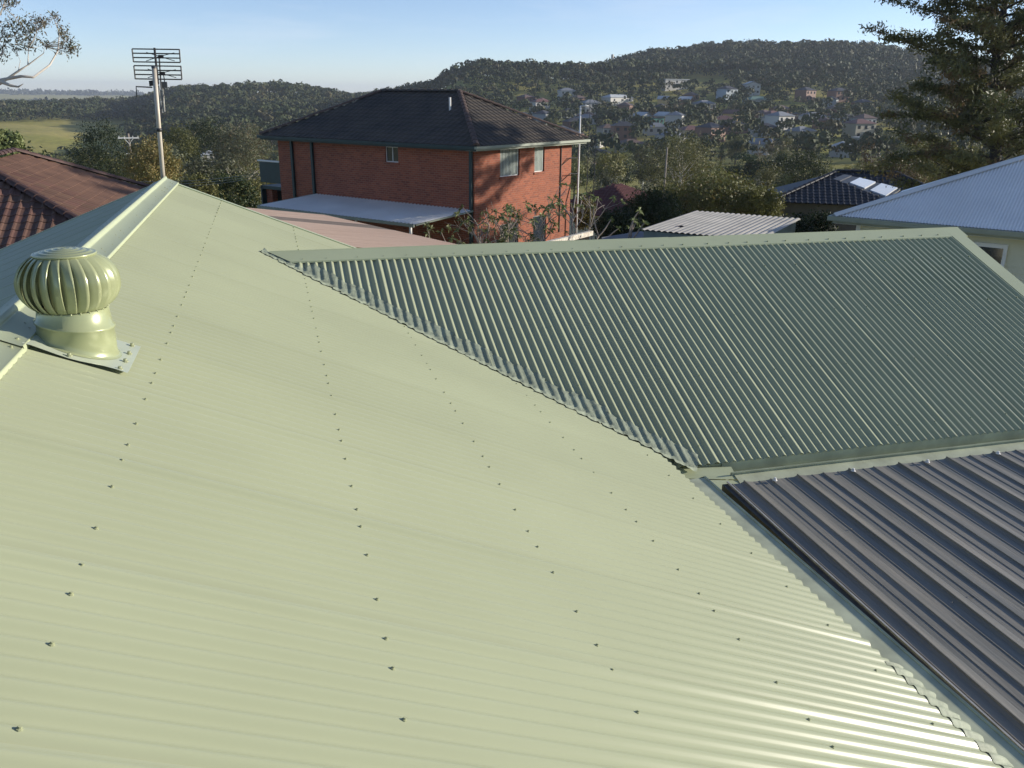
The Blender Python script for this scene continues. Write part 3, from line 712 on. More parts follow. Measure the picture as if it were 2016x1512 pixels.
for p, q in (((0, 0, ez), (hw, ry0, rz)), ((LV, 0, ez), (hw, ry0, rz)), ((0, LU, ez), (hw, ry1, rz))): hip_row(brick, (0, 0, 0), Vector(p)+Vector((0, 0, .06)), Vector(q)+Vector((0, 0, .06)), TILE_HIP)
hip_row(brick, (0, 0, 0), (hw, ry0, rz+.06), (hw, ry1, rz+.06), TILE_DK, name='ridge_tile')
mb = MB(); mb.box(.02, LV-.02, .02, .03, ez-.18, ez-.01); mb.box(.02, LV-.02, .03, y0+.02, ez-.19, ez-.18); build('fascia', mb, GUT_PALE, brick)
mb = MB(); mb.box(-.10, LV+.10, -.10, .018, ez-.11, ez-.012); build('gutter', mb, GUT_PALE, brick)
mb = MB(); mb.box(.02, .03, .03, LU, ez-.18, ez-.01); mb.box(.03, x0+.02, .03, LU, ez-.19, ez-.181); build('fascia', mb, DKGREEN, brick)
mb = MB(); mb.box(-.10, .018, .02, LU+.1, ez-.11, ez-.012); build('gutter', mb, DKGREEN, brick)
for yy_ in (y0+.12, y0+8.98, y0+10.3): mb = MB(); mb.box(x0-.11, x0-.012, yy_-.06, yy_+.06, -.5, wt+.02); build('drainpipe', mb, DKGREEN, brick)
mb = MB(); mb.tube([(x1-.9, y0-.03, 1.5), (x1-.9, y0-.03, wt-.05)], .025, 6); build('pipe', mb, DARKTRIM, brick)
mb = MB(); mb.tube([(hw*.62, 2.9+.4, ez+RZ*.62), (hw*.62, 2.9+.4, ez+RZ*.62+.52)], .045, 8); build('vent_pipe', mb, WHITEP, brick)
# balcony on the far left end
mb = MB(); mb.box(x0, x0+3, y1, y1+1.4, zz(-4.25), zz(-4.1)); mb.box(x0-.02, x0+3, y1+1.36, y1+1.44, -.6, zz(-4.1)); bal = build('balcony', mb, DKGREEN, brick)
mb = MB(); mb.box(x0, x0+.04, y1, y1+1.42, zz(-3.95), zz(-3.02)); build('balcony_panel', mb, DKGREEN, bal)
mb = MB(); mb.box(x0-.04, x0+.09, y1-.02, y1+1.5, zz(-3.0), zz(-2.94)); build('handrail', mb, WHITEP, bal)
mb = MB(); mb.box(x0+.2, x0+.5, y1+.9, y1+1.3, -.6, zz(-4.26)); build('pier', mb, BRICK, bal)

# ---- awning against the brick house (its ribs run out from the wall)
aw = thing('awning', 'white steel carport awning fixed to the shaded wall of the brick house', 'awning', (b_.x, b_.y, BZ), math.atan2(bv.y, bv.x))
az0 = zz(-4.24); Wd = 2.5; dr = .34
q1 = onz(785, 447, -4.24-dr); q2 = onz(540, 401, -4.24-dr)
loc = lambda p: Matrix.Rotation(-math.atan2(bv.y, bv.x), 3, 'Z') @ (Vector((p.x, p.y, 0))-Vector((b_.x, b_.y, 0)))
l1, l2 = loc(q1), loc(q2)
ya0, ya1 = y0+.05, y0+8.95; yb0, yb1 = l1.y, l2.y; xo = (l1.x+l2.x)/2
mb = MB(); nr = 46; P = []
for i in range(nr*8+1):
    f = i/(nr*8); k = i % 8; h = (0, 0, .0, .024, .026, .024, 0, 0)[k]
    P += [(x0-.02, ya0+(ya1-ya0)*f, az0+h), (xo, yb0+(yb1-yb0)*f, az0-dr+h)]
mb.add(P, [(2*i, 2*i+1, 2*i+3, 2*i+2) for i in range(nr*8)])
build('roof_sheet', mb, AWN, aw)
mb = MB(); mb.obox(((xo-.03), (yb0+yb1)/2, az0-dr-.05), (.03, 0, 0), (0, (yb1-yb0)/2, 0), (0, 0, .055)); build('gutter', mb, GUT_PALE, aw)
mb = MB(); mb.obox(((xo+x0)/2, (yb1+ya1)/2+.02, az0-dr/2-.03), ((x0-xo)/2, (ya1-yb1)/2, dr/2), (0, .015, 0), (0, 0, .05)); build('fascia', mb, GUT_PALE, aw)
mb = MB(); mb.obox(((xo+x0)/2, (yb0+ya0)/2-.02, az0-dr/2-.03), ((x0-xo)/2-.04, (ya0-yb0)/2, dr/2), (0, .015, 0), (0, 0, .03)); build('fascia', mb, GUT_PALE, aw)
for f in (.03, .35, .68, .97): y = yb0+(yb1-yb0)*f; mb = MB(); mb.box(xo+.04, xo+.11, y-.04, y+.04, -.6, az0-dr-.02); build('post', mb, WHITEP, aw)

# ---- beige corrugated carport between the houses
ZB = -3.05
pA, pB = onz(640, 424, ZB), onz(945, 492, ZB)
ribd = Vector((math.sin(R(104)), math.cos(R(104)), 0)); perp = Vector((-ribd.y, ribd.x, 0))
perp = perp if perp.y > 0 else -perp
bc = thing('beige_carport', 'low faded beige corrugated carport roof with one stained sheet behind the green gable', 'carport', (1.5, 18, -5.9))
binv = Vector((1.5, 18, -5.9))
span = (pA-pB).dot(perp); k0 = -2; wS = .84; nS = int(span/wS)+2
eA = pA-pB
band = onz(760, 452, ZB); bs = (band-pB).dot(perp)
for k in range(k0, nS):
    s0 = k*wS; mb = MB(); P = []; n = 11*8
    for i in range(n+1):
        s = s0+(wS+.02)*i/n
        if s > span: break
        h = .016*math.cos(2*math.pi*(s-s0)/.076)+(.003 if i > n-4 else 0)
        t_ = s/span; pe = pB+eA*t_; p = pe-binv; z = h+.012*k*0
        P += [tuple(p+Vector((0, 0, z))), tuple(p-ribd*4.2+Vector((0, 0, z+.36)))]
    m_ = len(P)//2; mb.add(P, [(2*i, 2*i+1, 2*i+3, 2*i+2) for i in range(m_-1)])
    if m_ > 1: build('roof_sheet', mb, BEIGE_D if s0-.25 <= bs < s0+wS-.05 else BEIGE, bc, True)
for t_ in (0.0, .5, .97):
    for back in (.3, 3.9):
        p = pB+eA*t_-ribd*back-binv; mb = MB(); mb.box(p.x-.05, p.x+.05, p.y-.05, p.y+.05, -1.6, p.z-.02+back*.07); build('post', mb, WHITEP, bc)

# ---- brown tiled house on the left
zr = -1.72; pk = onz(30, 300, zr); tb = .45
best = None
for k in range(200):
    yn = pk.y-6+k*.03; a = Vector((pk.x, yn, zr)); e = []
    for s in (np.linspace(.2, 6, 60)):
        x, y, _ = topx(a+Vector((1, -1, -tb))*float(s)); e.append((abs(x-75), abs(y-391)))
    mn = min(e); 
    if best is None or mn[0]*.2+mn[1] < best[0]: best = (mn[0]*.2+mn[1], yn)
yn = min(best[1], pk.y-.6); HWB = 5.2; zeb = zr-HWB*tb
bh = thing('brown_house', 'house with a brown terracotta tiled hip roof left of the green ridge', 'house', (pk.x, (yn+pk.y)/2, -8.3)); bi = Vector((pk.x, (yn+pk.y)/2, -8.3))
slp = HWB*math.hypot(1, tb); cu = 1/math.hypot(1, tb); su = tb*cu
inview = lambda p: (lambda q: -60 < q[0] < 400 and 280 < q[1] < 500)(topx(p))
ex, eyn, eyf = pk.x+HWB, yn-HWB, pk.y+HWB
LA = eyf-eyn
tile_roof(bh, bi, (ex, eyn, zeb), (0, 1, 0), (-cu, 0, su), lambda a, s: s*cu < a < LA-s*cu and s < slp, int(LA/.27)+1, int(slp/.31)+1, .27, .31, TILE_BR, 190, inview)
tile_roof(bh, bi, (ex-2*HWB, eyn, zeb), (1, 0, 0), (0, cu, su), lambda a, s: s*cu < a < 2*HWB-s*cu and s < slp, int(2*HWB/.27)+1, int(slp/.31)+1, .27, .31, TILE_BR, 110, inview)
mb = MB(); P_ = [Vector(p)-bi-Vector((0, 0, .05)) for p in ((ex, eyn, zeb), (ex, eyf, zeb), (ex-2*HWB, eyf, zeb), (ex-2*HWB, eyn, zeb), (pk.x, yn, zr), (pk.x, pk.y, zr))]
mb.add(P_, [(0, 1, 5, 4), (2, 3, 4, 5), (3, 0, 4), (1, 2, 5)]); build('roof_underlay', mb, TILE_BR, bh)
for p, q in (((ex, eyn, zeb), (pk.x, yn, zr)), ((ex, eyf, zeb), pk), ((pk.x, yn, zr), pk)): hip_row(bh, bi, Vector(p)+Vector((0, 0, .08)), Vector(q)+Vector((0, 0, .08)), mat('dark_brown_hip', (.07, .035, .028), rough=.7, var=.3), r=.11)
mb = MB(); mb.box(ex-2*HWB+.5-bi.x, ex-.5-bi.x, eyn+.5-bi.y, eyf-.5-bi.y, -.8, zeb-.15-bi.z); build('wall', mb, CREAM, bh)
mb = MB(); mb.box(ex-bi.x, ex+.11-bi.x, eyn-bi.y, eyf-bi.y, zeb-.12-bi.z, zeb-.02-bi.z); build('gutter', mb, DKGREEN, bh)

# ---- pale blue roofed house on the right
za = -3.0; A0 = onz(1641, 424, za); A1 = onz(2016, 456, za); eu = (A1-A0).normalized(); en = Vector((-eu.y, eu.x, 0)); en = en if en.dot(A0) > 0 else -en
blue = thing('blue_roofed_house', 'cream weatherboard cottage with a pale blue grey corrugated hip roof', 'house', (A0.x, A0.y, -7.6), math.atan2(eu.y, eu.x))
sg = 1 if (Matrix.Rotation(math.atan2(eu.y, eu.x), 3, 'Z') @ Vector((0, 1, 0))).dot(en) > 0 else -1     # local +y*sg = away from us
bz = za+7.6; tB = .40; LB, DB = 13.0, 7.6
def ll(x, y, z): return Vector((x, y*sg, z))
cB = 1/math.hypot(1, tB); sB = tB*cB
class SB(MB):
    pass
k = 0
while k*.762 < LB:
    w = min(.762, LB-k*.762); mb = MB(); n = 100; P = []
    for i in range(n+1):
        a = k*.762+w*i/n; top = min(a, LB-a, DB/2); h = .0085*math.cos(2*math.pi*a/.0762)
        P += [ll(a, 0, bz)+ll(0, -sB*h, cB*h), ll(a, top, bz+top*tB)+ll(0, -sB*h, cB*h)]
    mb.add(P, [(2*i, 2*i+1, 2*i+3, 2*i+2) for i in range(n)]); build('roof_sheet', mb, BLUEROOF, blue, True); k += 1
mb = MB(); mb.poly([ll(0, 0, bz), ll(DB/2, DB/2, bz+DB/2*tB), ll(0, DB, bz)]); mb.poly([ll(LB, 0, bz), ll(LB, DB, bz), ll(LB-DB/2, DB/2, bz+DB/2*tB)]); mb.poly([ll(0, DB, bz), ll(DB/2, DB/2, bz+DB/2*tB), ll(LB-DB/2, DB/2, bz+DB/2*tB), ll(LB, DB, bz)]); build('roof_plane', mb, BLUEROOF, blue)
def hipcap(p, q, w=.13):
    p, q = Vector(p), Vector(q); d = (q-p).normalized(); sd = d.cross(Vector((0, 0, 1))).normalized(); mb = MB(); up = Vector((0, 0, 1)); o = [-sd*w+up*(-.03), -sd*.03+up*.03, up*.05, sd*.03+up*.03, sd*w+up*(-.03)]
    mb.add([p+v for v in o]+[q+v for v in o], [(i, i+1, 6+i, 5+i) for i in range(4)]); build('hip_cap', mb, BLUEROOF, blue, True)
hipcap(ll(0, 0, bz+.02), ll(DB/2, DB/2, bz+DB/2*tB+.02)); hipcap(ll(DB/2, DB/2, bz+DB/2*tB+.02), ll(LB-DB/2, DB/2, bz+DB/2*tB+.02)); hipcap(ll(0, DB, bz+.02), ll(DB/2, DB/2, bz+DB/2*tB+.02))
def lbox(x0_, x1_, ya_, yb_, z0_, z1_): mb = MB(); ys = sorted((ya_*sg, yb_*sg)); mb.box(x0_, x1_, ys[0], ys[1], z0_, z1_); return mb
build('gutter', lbox(-.12, LB, -.13, -.01, bz-.13, bz-.01), GUT_PALE, blue); build('fascia', lbox(0, LB, -.008, .02, bz-.2, bz-.015), GUT_PALE, blue)
build('gutter', lbox(-.13, -.01, -.009, DB, bz-.13, bz-.012), GUT_PALE, blue); build('soffit', lbox(.02, LB, .02, .56, bz-.21, bz-.19), WHITEP, blue)
wz = bz-.21
for k in range(24):                                  # weatherboards, each lapped over the next
    z1_ = wz-.15*k; z0_ = z1_-.155; mb = MB(); y_ = .55
    if z0_ < -.4: break
    P = [ll(.56, y_, z1_), ll(LB-.5, y_, z1_), ll(LB-.5, y_-.022, z0_), ll(.56, y_-.022, z0_), ll(LB-.5, y_, z0_), ll(.56, y_, z0_)]
    mb.add(P, [(0, 1, 2, 3), (3, 2, 4, 5)]); build('weatherboard', mb, CREAM, blue)
build('wall', lbox(.56, LB-.5, .57, DB-.5, -.6, wz), CREAM, blue); build('corner_board', lbox(.50, .62, .50, .64, -.6, wz), WHITEP, blue)
ww = A0+eu*0; 
wp = onplane(1945, 500, A0+en*.55, en); wx = (wp-A0).dot(eu)
for xw in (wx, wx+2.1):
    wf = lbox(xw-.42, xw+.42, .47, .53, zz(0) and bz-1.78, bz-.42); w_ = build('window', wf, WHITEP, blue)
    build('pane', lbox(xw-.33, xw+.33, .458, .468, bz-1.05, bz-.52), GLASS, w_); build('pane', lbox(xw-.33, xw+.33, .458, .468, bz-1.68, bz-1.10), GLASS, w_)
    build('sill', lbox(xw-.48, xw+.48, .42, .52, bz-1.84, bz-1.79), WHITEP, w_)

# ---- grey iron shed
zs = -3.35; sh = [onz(*p, zs) for p in ((1258, 453), (1368, 416), (1565, 428))]
rd = (sh[1]-sh[0]).normalized(); sd_ = sh[2]-sh[1]; sd_ = (sd_-rd*sd_.dot(rd)); Ws = sd_.length; sd_.normalize(); Ls = (sh[1]-sh[0]).length
shed = thing('garden_shed', 'garden shed with a weathered grey corrugated roof below the round tree', 'shed', (sh[0].x, sh[0].y, -6.6)); si = Vector((sh[0].x, sh[0].y, -6.6))
k = 0
while k*.8 < Ws-.3:
    mb = MB(); P = []; n = 48
    for i in range(n+1):
        a = k*.8+.8*i/n; h = .035*abs(math.sin(math.pi*a/.16))
        P += [sh[0]-si+sd_*a+Vector((0, 0, h)), sh[1]-si+sd_*a+Vector((0, 0, h+.0))]
    mb.add(P, [(2*i, 2*i+1, 2*i+3, 2*i+2) for i in range(n)]); build('roof_sheet', mb, SHEDROOF, shed); k += 1
We = k*.8
mb = MB(); P = [sh[0]+rd*.1+sd_*.1, sh[1]-rd*.1+sd_*.1, sh[1]-rd*.1+sd_*(We-.1), sh[0]+rd*.1+sd_*(We-.1)]; P = [p-si for p in P]
for i in range(4): a, b = P[i], P[(i+1) % 4]; mb.quad((a.x, a.y, -1.6), (b.x, b.y, -1.6), (b.x, b.y, a.z-.02), (a.x, a.y, a.z-.02))
build('wall', mb, mat('grey_green_sheet_wall', (.14, .18, .17), rough=.6), shed)
# ---- small hip roofed outbuilding with a pink ridge in front of it
ot = onz(1343, 449, -3.35); ob = thing('outbuilding', 'small grey roofed outbuilding with a pink terracotta hip beyond the green wing ridge', 'outbuilding', (ot.x, ot.y, -6.4)); oi_ = Vector((ot.x, ot.y, -6.4))
L_ = onz(1275, 473, -4.0); R_ = onz(1420, 469, -4.0)
e1 = Vector((L_.x, L_.y, -3.75))-oi_; e2 = Vector((R_.x, R_.y, -3.75))-oi_; pk_ = ot-oi_; e0 = pk_*2-e2; e0.z = e1.z; e3 = pk_*2-e1; e3.z = e1.z
mb = MB(); mb.poly([pk_, e1, e2]); mb.poly([pk_, e2, e3]); mb.poly([pk_, e3, e0]); mb.poly([pk_, e0, e1]); build('roof', mb, CONC, ob)
hip_row(ob, (0, 0, 0), e1+Vector((0, 0, .03)), pk_+Vector((0, 0, .03)), PINKRIDGE, r=.09)
mb = MB(); mb.tube([e2, pk_], .03, 6); build('hip_strip', mb, GUT_PALE, ob)
mb = MB(); Q = [e0, e1, e2, e3]
for i in range(4): a, b = Q[i]*.93, Q[(i+1) % 4]*.93; mb.quad((a.x, a.y, -1.4), (b.x, b.y, -1.4), (b.x, b.y, e1.z-.05), (a.x, a.y, a.z*0+e1.z-.05))
build('wall', mb, CREAM, ob)
# low grey skillion between the shed and the brick house
q = [onz(*p, z_) for p, z_ in (((1185, 467), -3.9), ((1262, 455), -3.9), ((1330, 470), -4.0), ((1180, 485), -4.0))]
lr = thing('lean_to', 'low flat slate grey lean-to roof beside the shed', 'lean-to', (q[0].x, q[0].y, -6.6)); li = Vector((q[0].x, q[0].y, -6.6))
mb = MB(); mb.poly([p-li for p in q]); mb.poly([p-li-Vector((0, 0, .06)) for p in q][::-1])
for i in range(4): a, b = q[i]-li, q[(i+1) % 4]-li; d6 = Vector((0, 0, .06)); mb.quad(a, b, b-d6, a-d6)
build('roof', mb, CONC, lr); mb = MB()
for p in q: mb = MB(); v = (p-li)*1; mb.box(v.x-.05, v.x+.05, v.y-.05, v.y+.05, -1.4, v.z-.05); build('post', mb, WOOD, lr)
# white timber handrail / fence top
f0, f1 = atd(1062, 484, 22.5), atd(1158, 460, 26)
fn = thing('paling_fence', 'peeling white timber fence rail behind the bare shrubs', 'fence', (f0.x, f0.y, -6.8)); fi = Vector((f0.x, f0.y, -6.8)); fd = f1-f0
mb = MB(); dn = fd.normalized(); mb.obox((f0+f1)/2-fi, dn*(fd.length/2+.3), dn.cross(Vector((0, 0, 1)))*.06, Vector((0, 0, .07))); build('rail', mb, mat('peeling_white_paint', (.35, .30, .24), rough=.8, scale=14, col2=(.72, .68, .58)), fn)
for k in range(16):
    p = f0+fd*(k/15)-fi; mb = MB(); mb.box(p.x-.06, p.x+.06, p.y+.06, p.y+.085, -1.0, p.z-.02); build('paling', mb, WOOD, fn)

# ---- dark tiled house with solar panels, sun glare put into their colour
HWG = mat('dark_grey_render', (.10, .10, .10), rough=.8)
zd = -5.2; D0 = onz(1516, 397, zd); D1 = onz(1700, 404, zd); du = (D1-D0).normalized(); dn_ = Vector((-du.y, du.x, 0)); dn_ = dn_ if dn_.dot(D0) > 0 else -dn_
ang = math.atan2(du.y, du.x); dk = thing('dark_tiled_house', 'dark tiled house with two solar panels painted glare white, half hidden by foliage', 'house', (D0.x, D0.y, -10.5), ang)
dsg = 1 if (Matrix.Rotation(ang, 3, 'Z') @ Vector((0, 1, 0))).dot(dn_) > 0 else -1
dz0 = zd+10.5; DL, DW, tD = 10.0, 7.0, .40; cD = 1/math.hypot(1, tD); sD = tD*cD
def dl(x, y, z): return Vector((x, y*dsg, z))
hD = DW/2
mb = MB(); pts = [dl(0, 0, dz0), dl(DL, 0, dz0), dl(DL, DW, dz0), dl(0, DW, dz0), dl(hD, hD, dz0+hD*tD), dl(DL-hD, hD, dz0+hD*tD)]
mb.add([p-Vector((0, 0, .04)) for p in pts], [(0, 1, 5, 4), (2, 3, 4, 5), (3, 0, 4), (1, 2, 5)]); build('roof_underlay', mb, TILE_BLK, dk)
tile_roof(dk, (0, 0, 0), dl(0, 0, dz0), (1, 0, 0), dl(0, cD, sD), lambda a, s: s*cD < a < DL-s*cD and s*cD < hD, int(DL/.3)+1, int(hD/cD/.33)+1, .3, .33, TILE_BLK)
for p, q in ((pts[0], pts[4]), (pts[4], pts[5]), (pts[1], pts[5])): hip_row(dk, (0, 0, 0), p+Vector((0, 0, .06)), q+Vector((0, 0, .06)), TILE_BLK)
mb = MB(); ys = sorted((.5*dsg, (DW-.5)*dsg)); mb.box(.5, DL-.5, ys[0], ys[1], -.8, dz0-.1); build('wall', mb, HWG, dk)
# second wing of that house rising behind, carrying the glare-white solar panels
g0, g1, g2, g3 = atd(1640, 352, 40.5), atd(1662, 343, 43), atd(1775, 372, 40), atd(1745, 393, 37)
k_ = Matrix.Rotation(-ang, 3, 'Z'); base_ = Vector((D0.x, D0.y, -10.5)); G = [k_ @ (p-base_) for p in (g0, g1, g2, g3)]
for r_ in range(7):
    fa, fb = r_/7, (r_+.97)/7; mb = MB(); lift = Vector((0, 0, .02+.015*0)); a, b, c, d = G[0].lerp(G[3], 0).lerp(G[0], 1), G[0], G[1], G[2]
    pa = G[0].lerp(G[3], fa); pb = G[1].lerp(G[2], fa); pc = G[1].lerp(G[2], fb); pd = G[0].lerp(G[3], fb)
    mb.add([pa, pb, pc+Vector((0, 0, .03)), pd+Vector((0, 0, .03)), pc-Vector((0, 0, .05)), pd-Vector((0, 0, .05))], [(0, 1, 2, 3), (3, 2, 4, 5)]); build('tile_course', mb, TILE_BLK, dk)
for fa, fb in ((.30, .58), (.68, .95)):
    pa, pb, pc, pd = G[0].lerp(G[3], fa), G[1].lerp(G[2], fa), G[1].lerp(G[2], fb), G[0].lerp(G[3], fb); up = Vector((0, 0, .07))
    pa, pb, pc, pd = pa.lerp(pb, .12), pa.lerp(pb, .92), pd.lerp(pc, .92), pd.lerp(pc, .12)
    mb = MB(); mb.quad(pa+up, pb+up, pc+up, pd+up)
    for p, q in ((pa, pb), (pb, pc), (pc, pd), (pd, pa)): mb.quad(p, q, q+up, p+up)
    build('glare_panel', mb, PANEL_GLARE, dk)
# solar panels behind
sp0 = atd(1765, 378, 46)
so = thing('solar_panel', 'dark blue solar panel pair on a tilted frame behind the glare white panels', 'solar panel', (sp0.x, sp0.y, sp0.z-1.2))
for k in range(2):
    mb = MB(); mb.obox((.9*k+.3, -.25*k, 1.25), (.40, -.1, 0), (.06, .3, .22), (0, -.012, .02)); build('panel', mb, mat('solar_cell_blue', (.02, .03, .07), rough=.15, spec=.8), so)
mb = MB(); mb.obox((.75, -.12, 0), (.9, -.25, 0), (0, .05, 0), (0, 0, 1.15)); build('frame', mb, GALV, so)

# ------------------------------------------------------------------ poles and wires
def sag(p, q, s, n=24):
    p, q = Vector(p), Vector(q); return [p.lerp(q, t)-Vector((0, 0, 4*s*t*(1-t))) for t in [i/n for i in range(n+1)]]
def power_pole(px, py, D, arm, label, rot=0., wood=WOOD, braces=True):
    top = atd(px, py, D); g = H(top.x, top.y); h = top.z-g
    t = thing('power_pole', label, 'power pole', (top.x, top.y, g-.3), rot)
    mb = MB(); mb.tube([(0, 0, 0), (0, 0, h+.3)], [.17, .11], 10); build('pole', mb, wood, t, True)
    mb = MB(); mb.box(-arm/2, arm/2, -.12, -.02, h-.20, h-.06); a_o = build('crossarm', mb, WHITEP, t)
    if braces:
        for s in (-1, 1): mb = MB(); mb.tube([(s*arm*.22, -.14, h-.14), (0, -.14, h-.75)], .025, 6); build('brace', mb, WHITEP, t)
    for s in (-.45, -.2, .2, .45): mb = MB(); mb.tube([(arm*s, -.07, h-.06), (arm*s, -.07, h+.08)], .03, 6); build('insulator', mb, WHITEP, a_o)
    mb = MB(); mb.box(-.45, .45, -.1, -.02, h-1.75, h-1.66); build('lower_arm', mb, WHITEP, t)
    return t
power_pole(252, 263, 88, 2.0, 'timber power pole with a white crossarm and V brace among trees', .15)
power_pole(1267, 329, 150, 2.4, 'timber power pole with two white crossarms beyond the dull red roof', .3, WHITEP, False)
p1_ = atd(1312, 290, 95); g = H(p1_.x, p1_.y); tp_ = thing('timber_pole', 'bare thin timber pole without crossarm beside the round tree', 'pole', (p1_.x, p1_.y, g-.3)); mb = MB(); mb.tube([(0, 0, 0), (.1, 0, p1_.z-g+.3)], [.14, .09], 8); build('pole', mb, WOOD, tp_, True)
# white service mast by the brick house
m0, m1 = atd(1143, 209, 38.5), atd(1137, 392, 38.5)
g = H(m1.x, m1.y); sm = thing('service_mast', 'slender white pipe mast with a short top arm beside the sunlit brick wall', 'mast', (m1.x, m1.y, g-.2)); s0 = Vector((m1.x, m1.y, g-.2))
mb = MB(); mb.tube([(0, 0, 0), m1-s0, m0-s0], .04, 8); build('pipe', mb, WHITEP, sm, True)
mb = MB(); mb.tube([m0-s0, m0-s0+CR*.36+Vector((0, 0, .02))], .028, 8); build('top_arm', mb, WHITEP, sm, True)
mb = MB(); lat = m0-s0+CR*.42
for zz_ in (0, -.35): pass
for k in range(6):
    a_p = lat+Vector((0, 0, .55-.55*k)); b_p = lat+CR*.32+Vector((0, 0, .55-.55*(k+1))); mb.tube([a_p, b_p], .012, 5)
    mb.tube([a_p, lat+Vector((0, 0, .55-.55*(k+1)))], .014, 5); mb.tube([a_p+CR*.32, b_p], .014, 5)
mb.tube([lat+Vector((0, 0, -2.75)), Vector((lat.x, lat.y, 0))], .02, 5); mb.tube([lat+CR*.32+Vector((0, 0, -2.75)), Vector(((lat+CR*.32).x, (lat+CR*.32).y, 0))], .02, 5); build('lattice', mb, STEEL_D, sm)
wallp = onplane(1104, 318, b_+bu*.5, bu)-s0; 
for zpx in (311, 342):
    a_p = atd(1139, zpx, 38.5)-s0; mid = atd(1122, zpx, 37.8)-s0; e_ = onplane(1104, zpx+16, b_+bu*.5, bu)-s0
    mb = MB(); mb.tube([a_p, mid, e_], .02, 6); build('stay', mb, DARKTRIM, sm)
# service wires between left pole and brick house balcony
wl0, wl1 = atd(-60, 322, 34), atd(540, 336, 42)
for k in range(3):
    mb = MB(); o = Vector((0, .25*k, -.10*k)); mb.tube([p-wl0 for p in sag(wl0+o, wl1+o, .62+.05*k)], .011, 5)
    w_ = build('service_wire', mb, mat('pale_wire', (.45, .43, .38), rough=.6), None, True); w_.location = wl0; tag(w_, 'thin pale overhead service wire running from behind the brown roof to the brick house', 'wire', 'service wires left of the brick house')
ws0 = atd(-60, 318, 34); wsp = thing('service_pole', 'timber pole carrying service wires behind the brown roof', 'pole', (ws0.x, ws0.y, H(ws0.x, ws0.y)-.2)); mb = MB(); mb.tube([(0, 0, 0), (0, 0, ws0.z-H(ws0.x, ws0.y)+.5)], .12, 8); build('pole', mb, WOOD, wsp, True)

# ------------------------------------------------------------------ trees
def limb_pts(p, d, L, n, wig, r):
    pts = [Vector(p)]; d = Vector(d).normalized()
    for i in range(n):
        d = (d+Vector(r.normal(size=3))*wig).normalized(); pts.append(pts[-1]+d*(L/n))
    return pts
def branch_tree(r, h, trunk_h, spread, nlimb, r0, lean=0, wig=.12, sub=3, up=.6):
    """returns trunk builder and limb tip positions"""
    mb = MB(); tips = []
    tr = limb_pts((0, 0, -.4), (lean, lean*.4, 1), trunk_h+.4, 6, wig*.5, r); mb.tube(tr, [r0*(1-.55*i/6) for i in range(7)], 8)
    for k in range(nlimb):
        f = .35+.65*(k+.5)/nlimb; base = tr[0].lerp(tr[-1], 0); ii = min(5, int(f*6)); base = tr[ii].lerp(tr[ii+1], f*6-ii)
        a = k*2.4+r.uniform(-.5, .5); L = spread*r.uniform(.7, 1.1)*(1.15-.45*f)+(h-trunk_h)*.25*f
        d = Vector((math.cos(a), math.sin(a), up*r.uniform(.7, 1.5)+f*.6)); pts = limb_pts(base, d, L, 5, wig*1.6, r); rl = r0*(.42-.18*f)
        mb.tube(pts, [rl*(1-.75*i/5) for i in range(6)], 5, False); tips.append(pts[-1])
        for s in range(sub):
            q = pts[2+s % 3]; d2 = (Vector(r.normal(size=3))+Vector((0, 0, .55))+(pts[-1]-pts[0]).normalized()*.8).normalized(); p2 = limb_pts(q, d2, L*.5*r.uniform(.6, 1.1), 3, wig*2, r)
            mb.tube(p2, [rl*.4, rl*.28, rl*.18, rl*.08], 4, False); tips.append(p2[-1]); tips.append(p2[2])
    return mb, tips
def crown(r, tips, nleaf, rad, size, flat=.75, aspect=.5, droop=None):
    T = np.array([tuple(t) for t in tips]); k = r.integers(0, len(T), nleaf)
    P = T[k]+r.normal(size=(nleaf, 3))*np.array([rad, rad, rad*flat])*r.uniform(.5, 1.15, len(T))[k][:, None]
    ctr = T.mean(0); return leaf_quads(P, np.full(nleaf, size), r, aspect, droop, (P-T[k])*1.0+(P-ctr)*.35+np.array([0, 0, rad*.3]), .35)
def tree_meshes(seed, h, kind):
    r = np.random.default_rng(seed)
    if kind == 'gum':   mb, t = branch_tree(r, h, h*.62, h*.30, 9, h*.022, .05, .13); q = crown(r, t, 3000, h*.066, h*.040, .7)
    elif kind == 'round': mb, t = branch_tree(r, h, h*.5, h*.34, 12, h*.02, 0, .12); t = t+[Vector(r.normal(size=3))*h*.13+Vector((0, 0, h*.62)) for _ in range(22)]; q = crown(r, t, 3600, h*.072, h*.040, .8)
    elif kind == 'tall': mb, t = branch_tree(r, h, h*.8, h*.18, 12, h*.016, .03, .1); q = crown(r, t, 2400, h*.045, h*.032, .9)
    else:               mb, t = branch_tree(r, h, h*.55, h*.38, 10, h*.02, .08, .18); q = crown(r, t, 1500, h*.042, h*.033, .6)
    return mb.mesh('trunk', True), raw_quads('crown', q)
KINDS = []
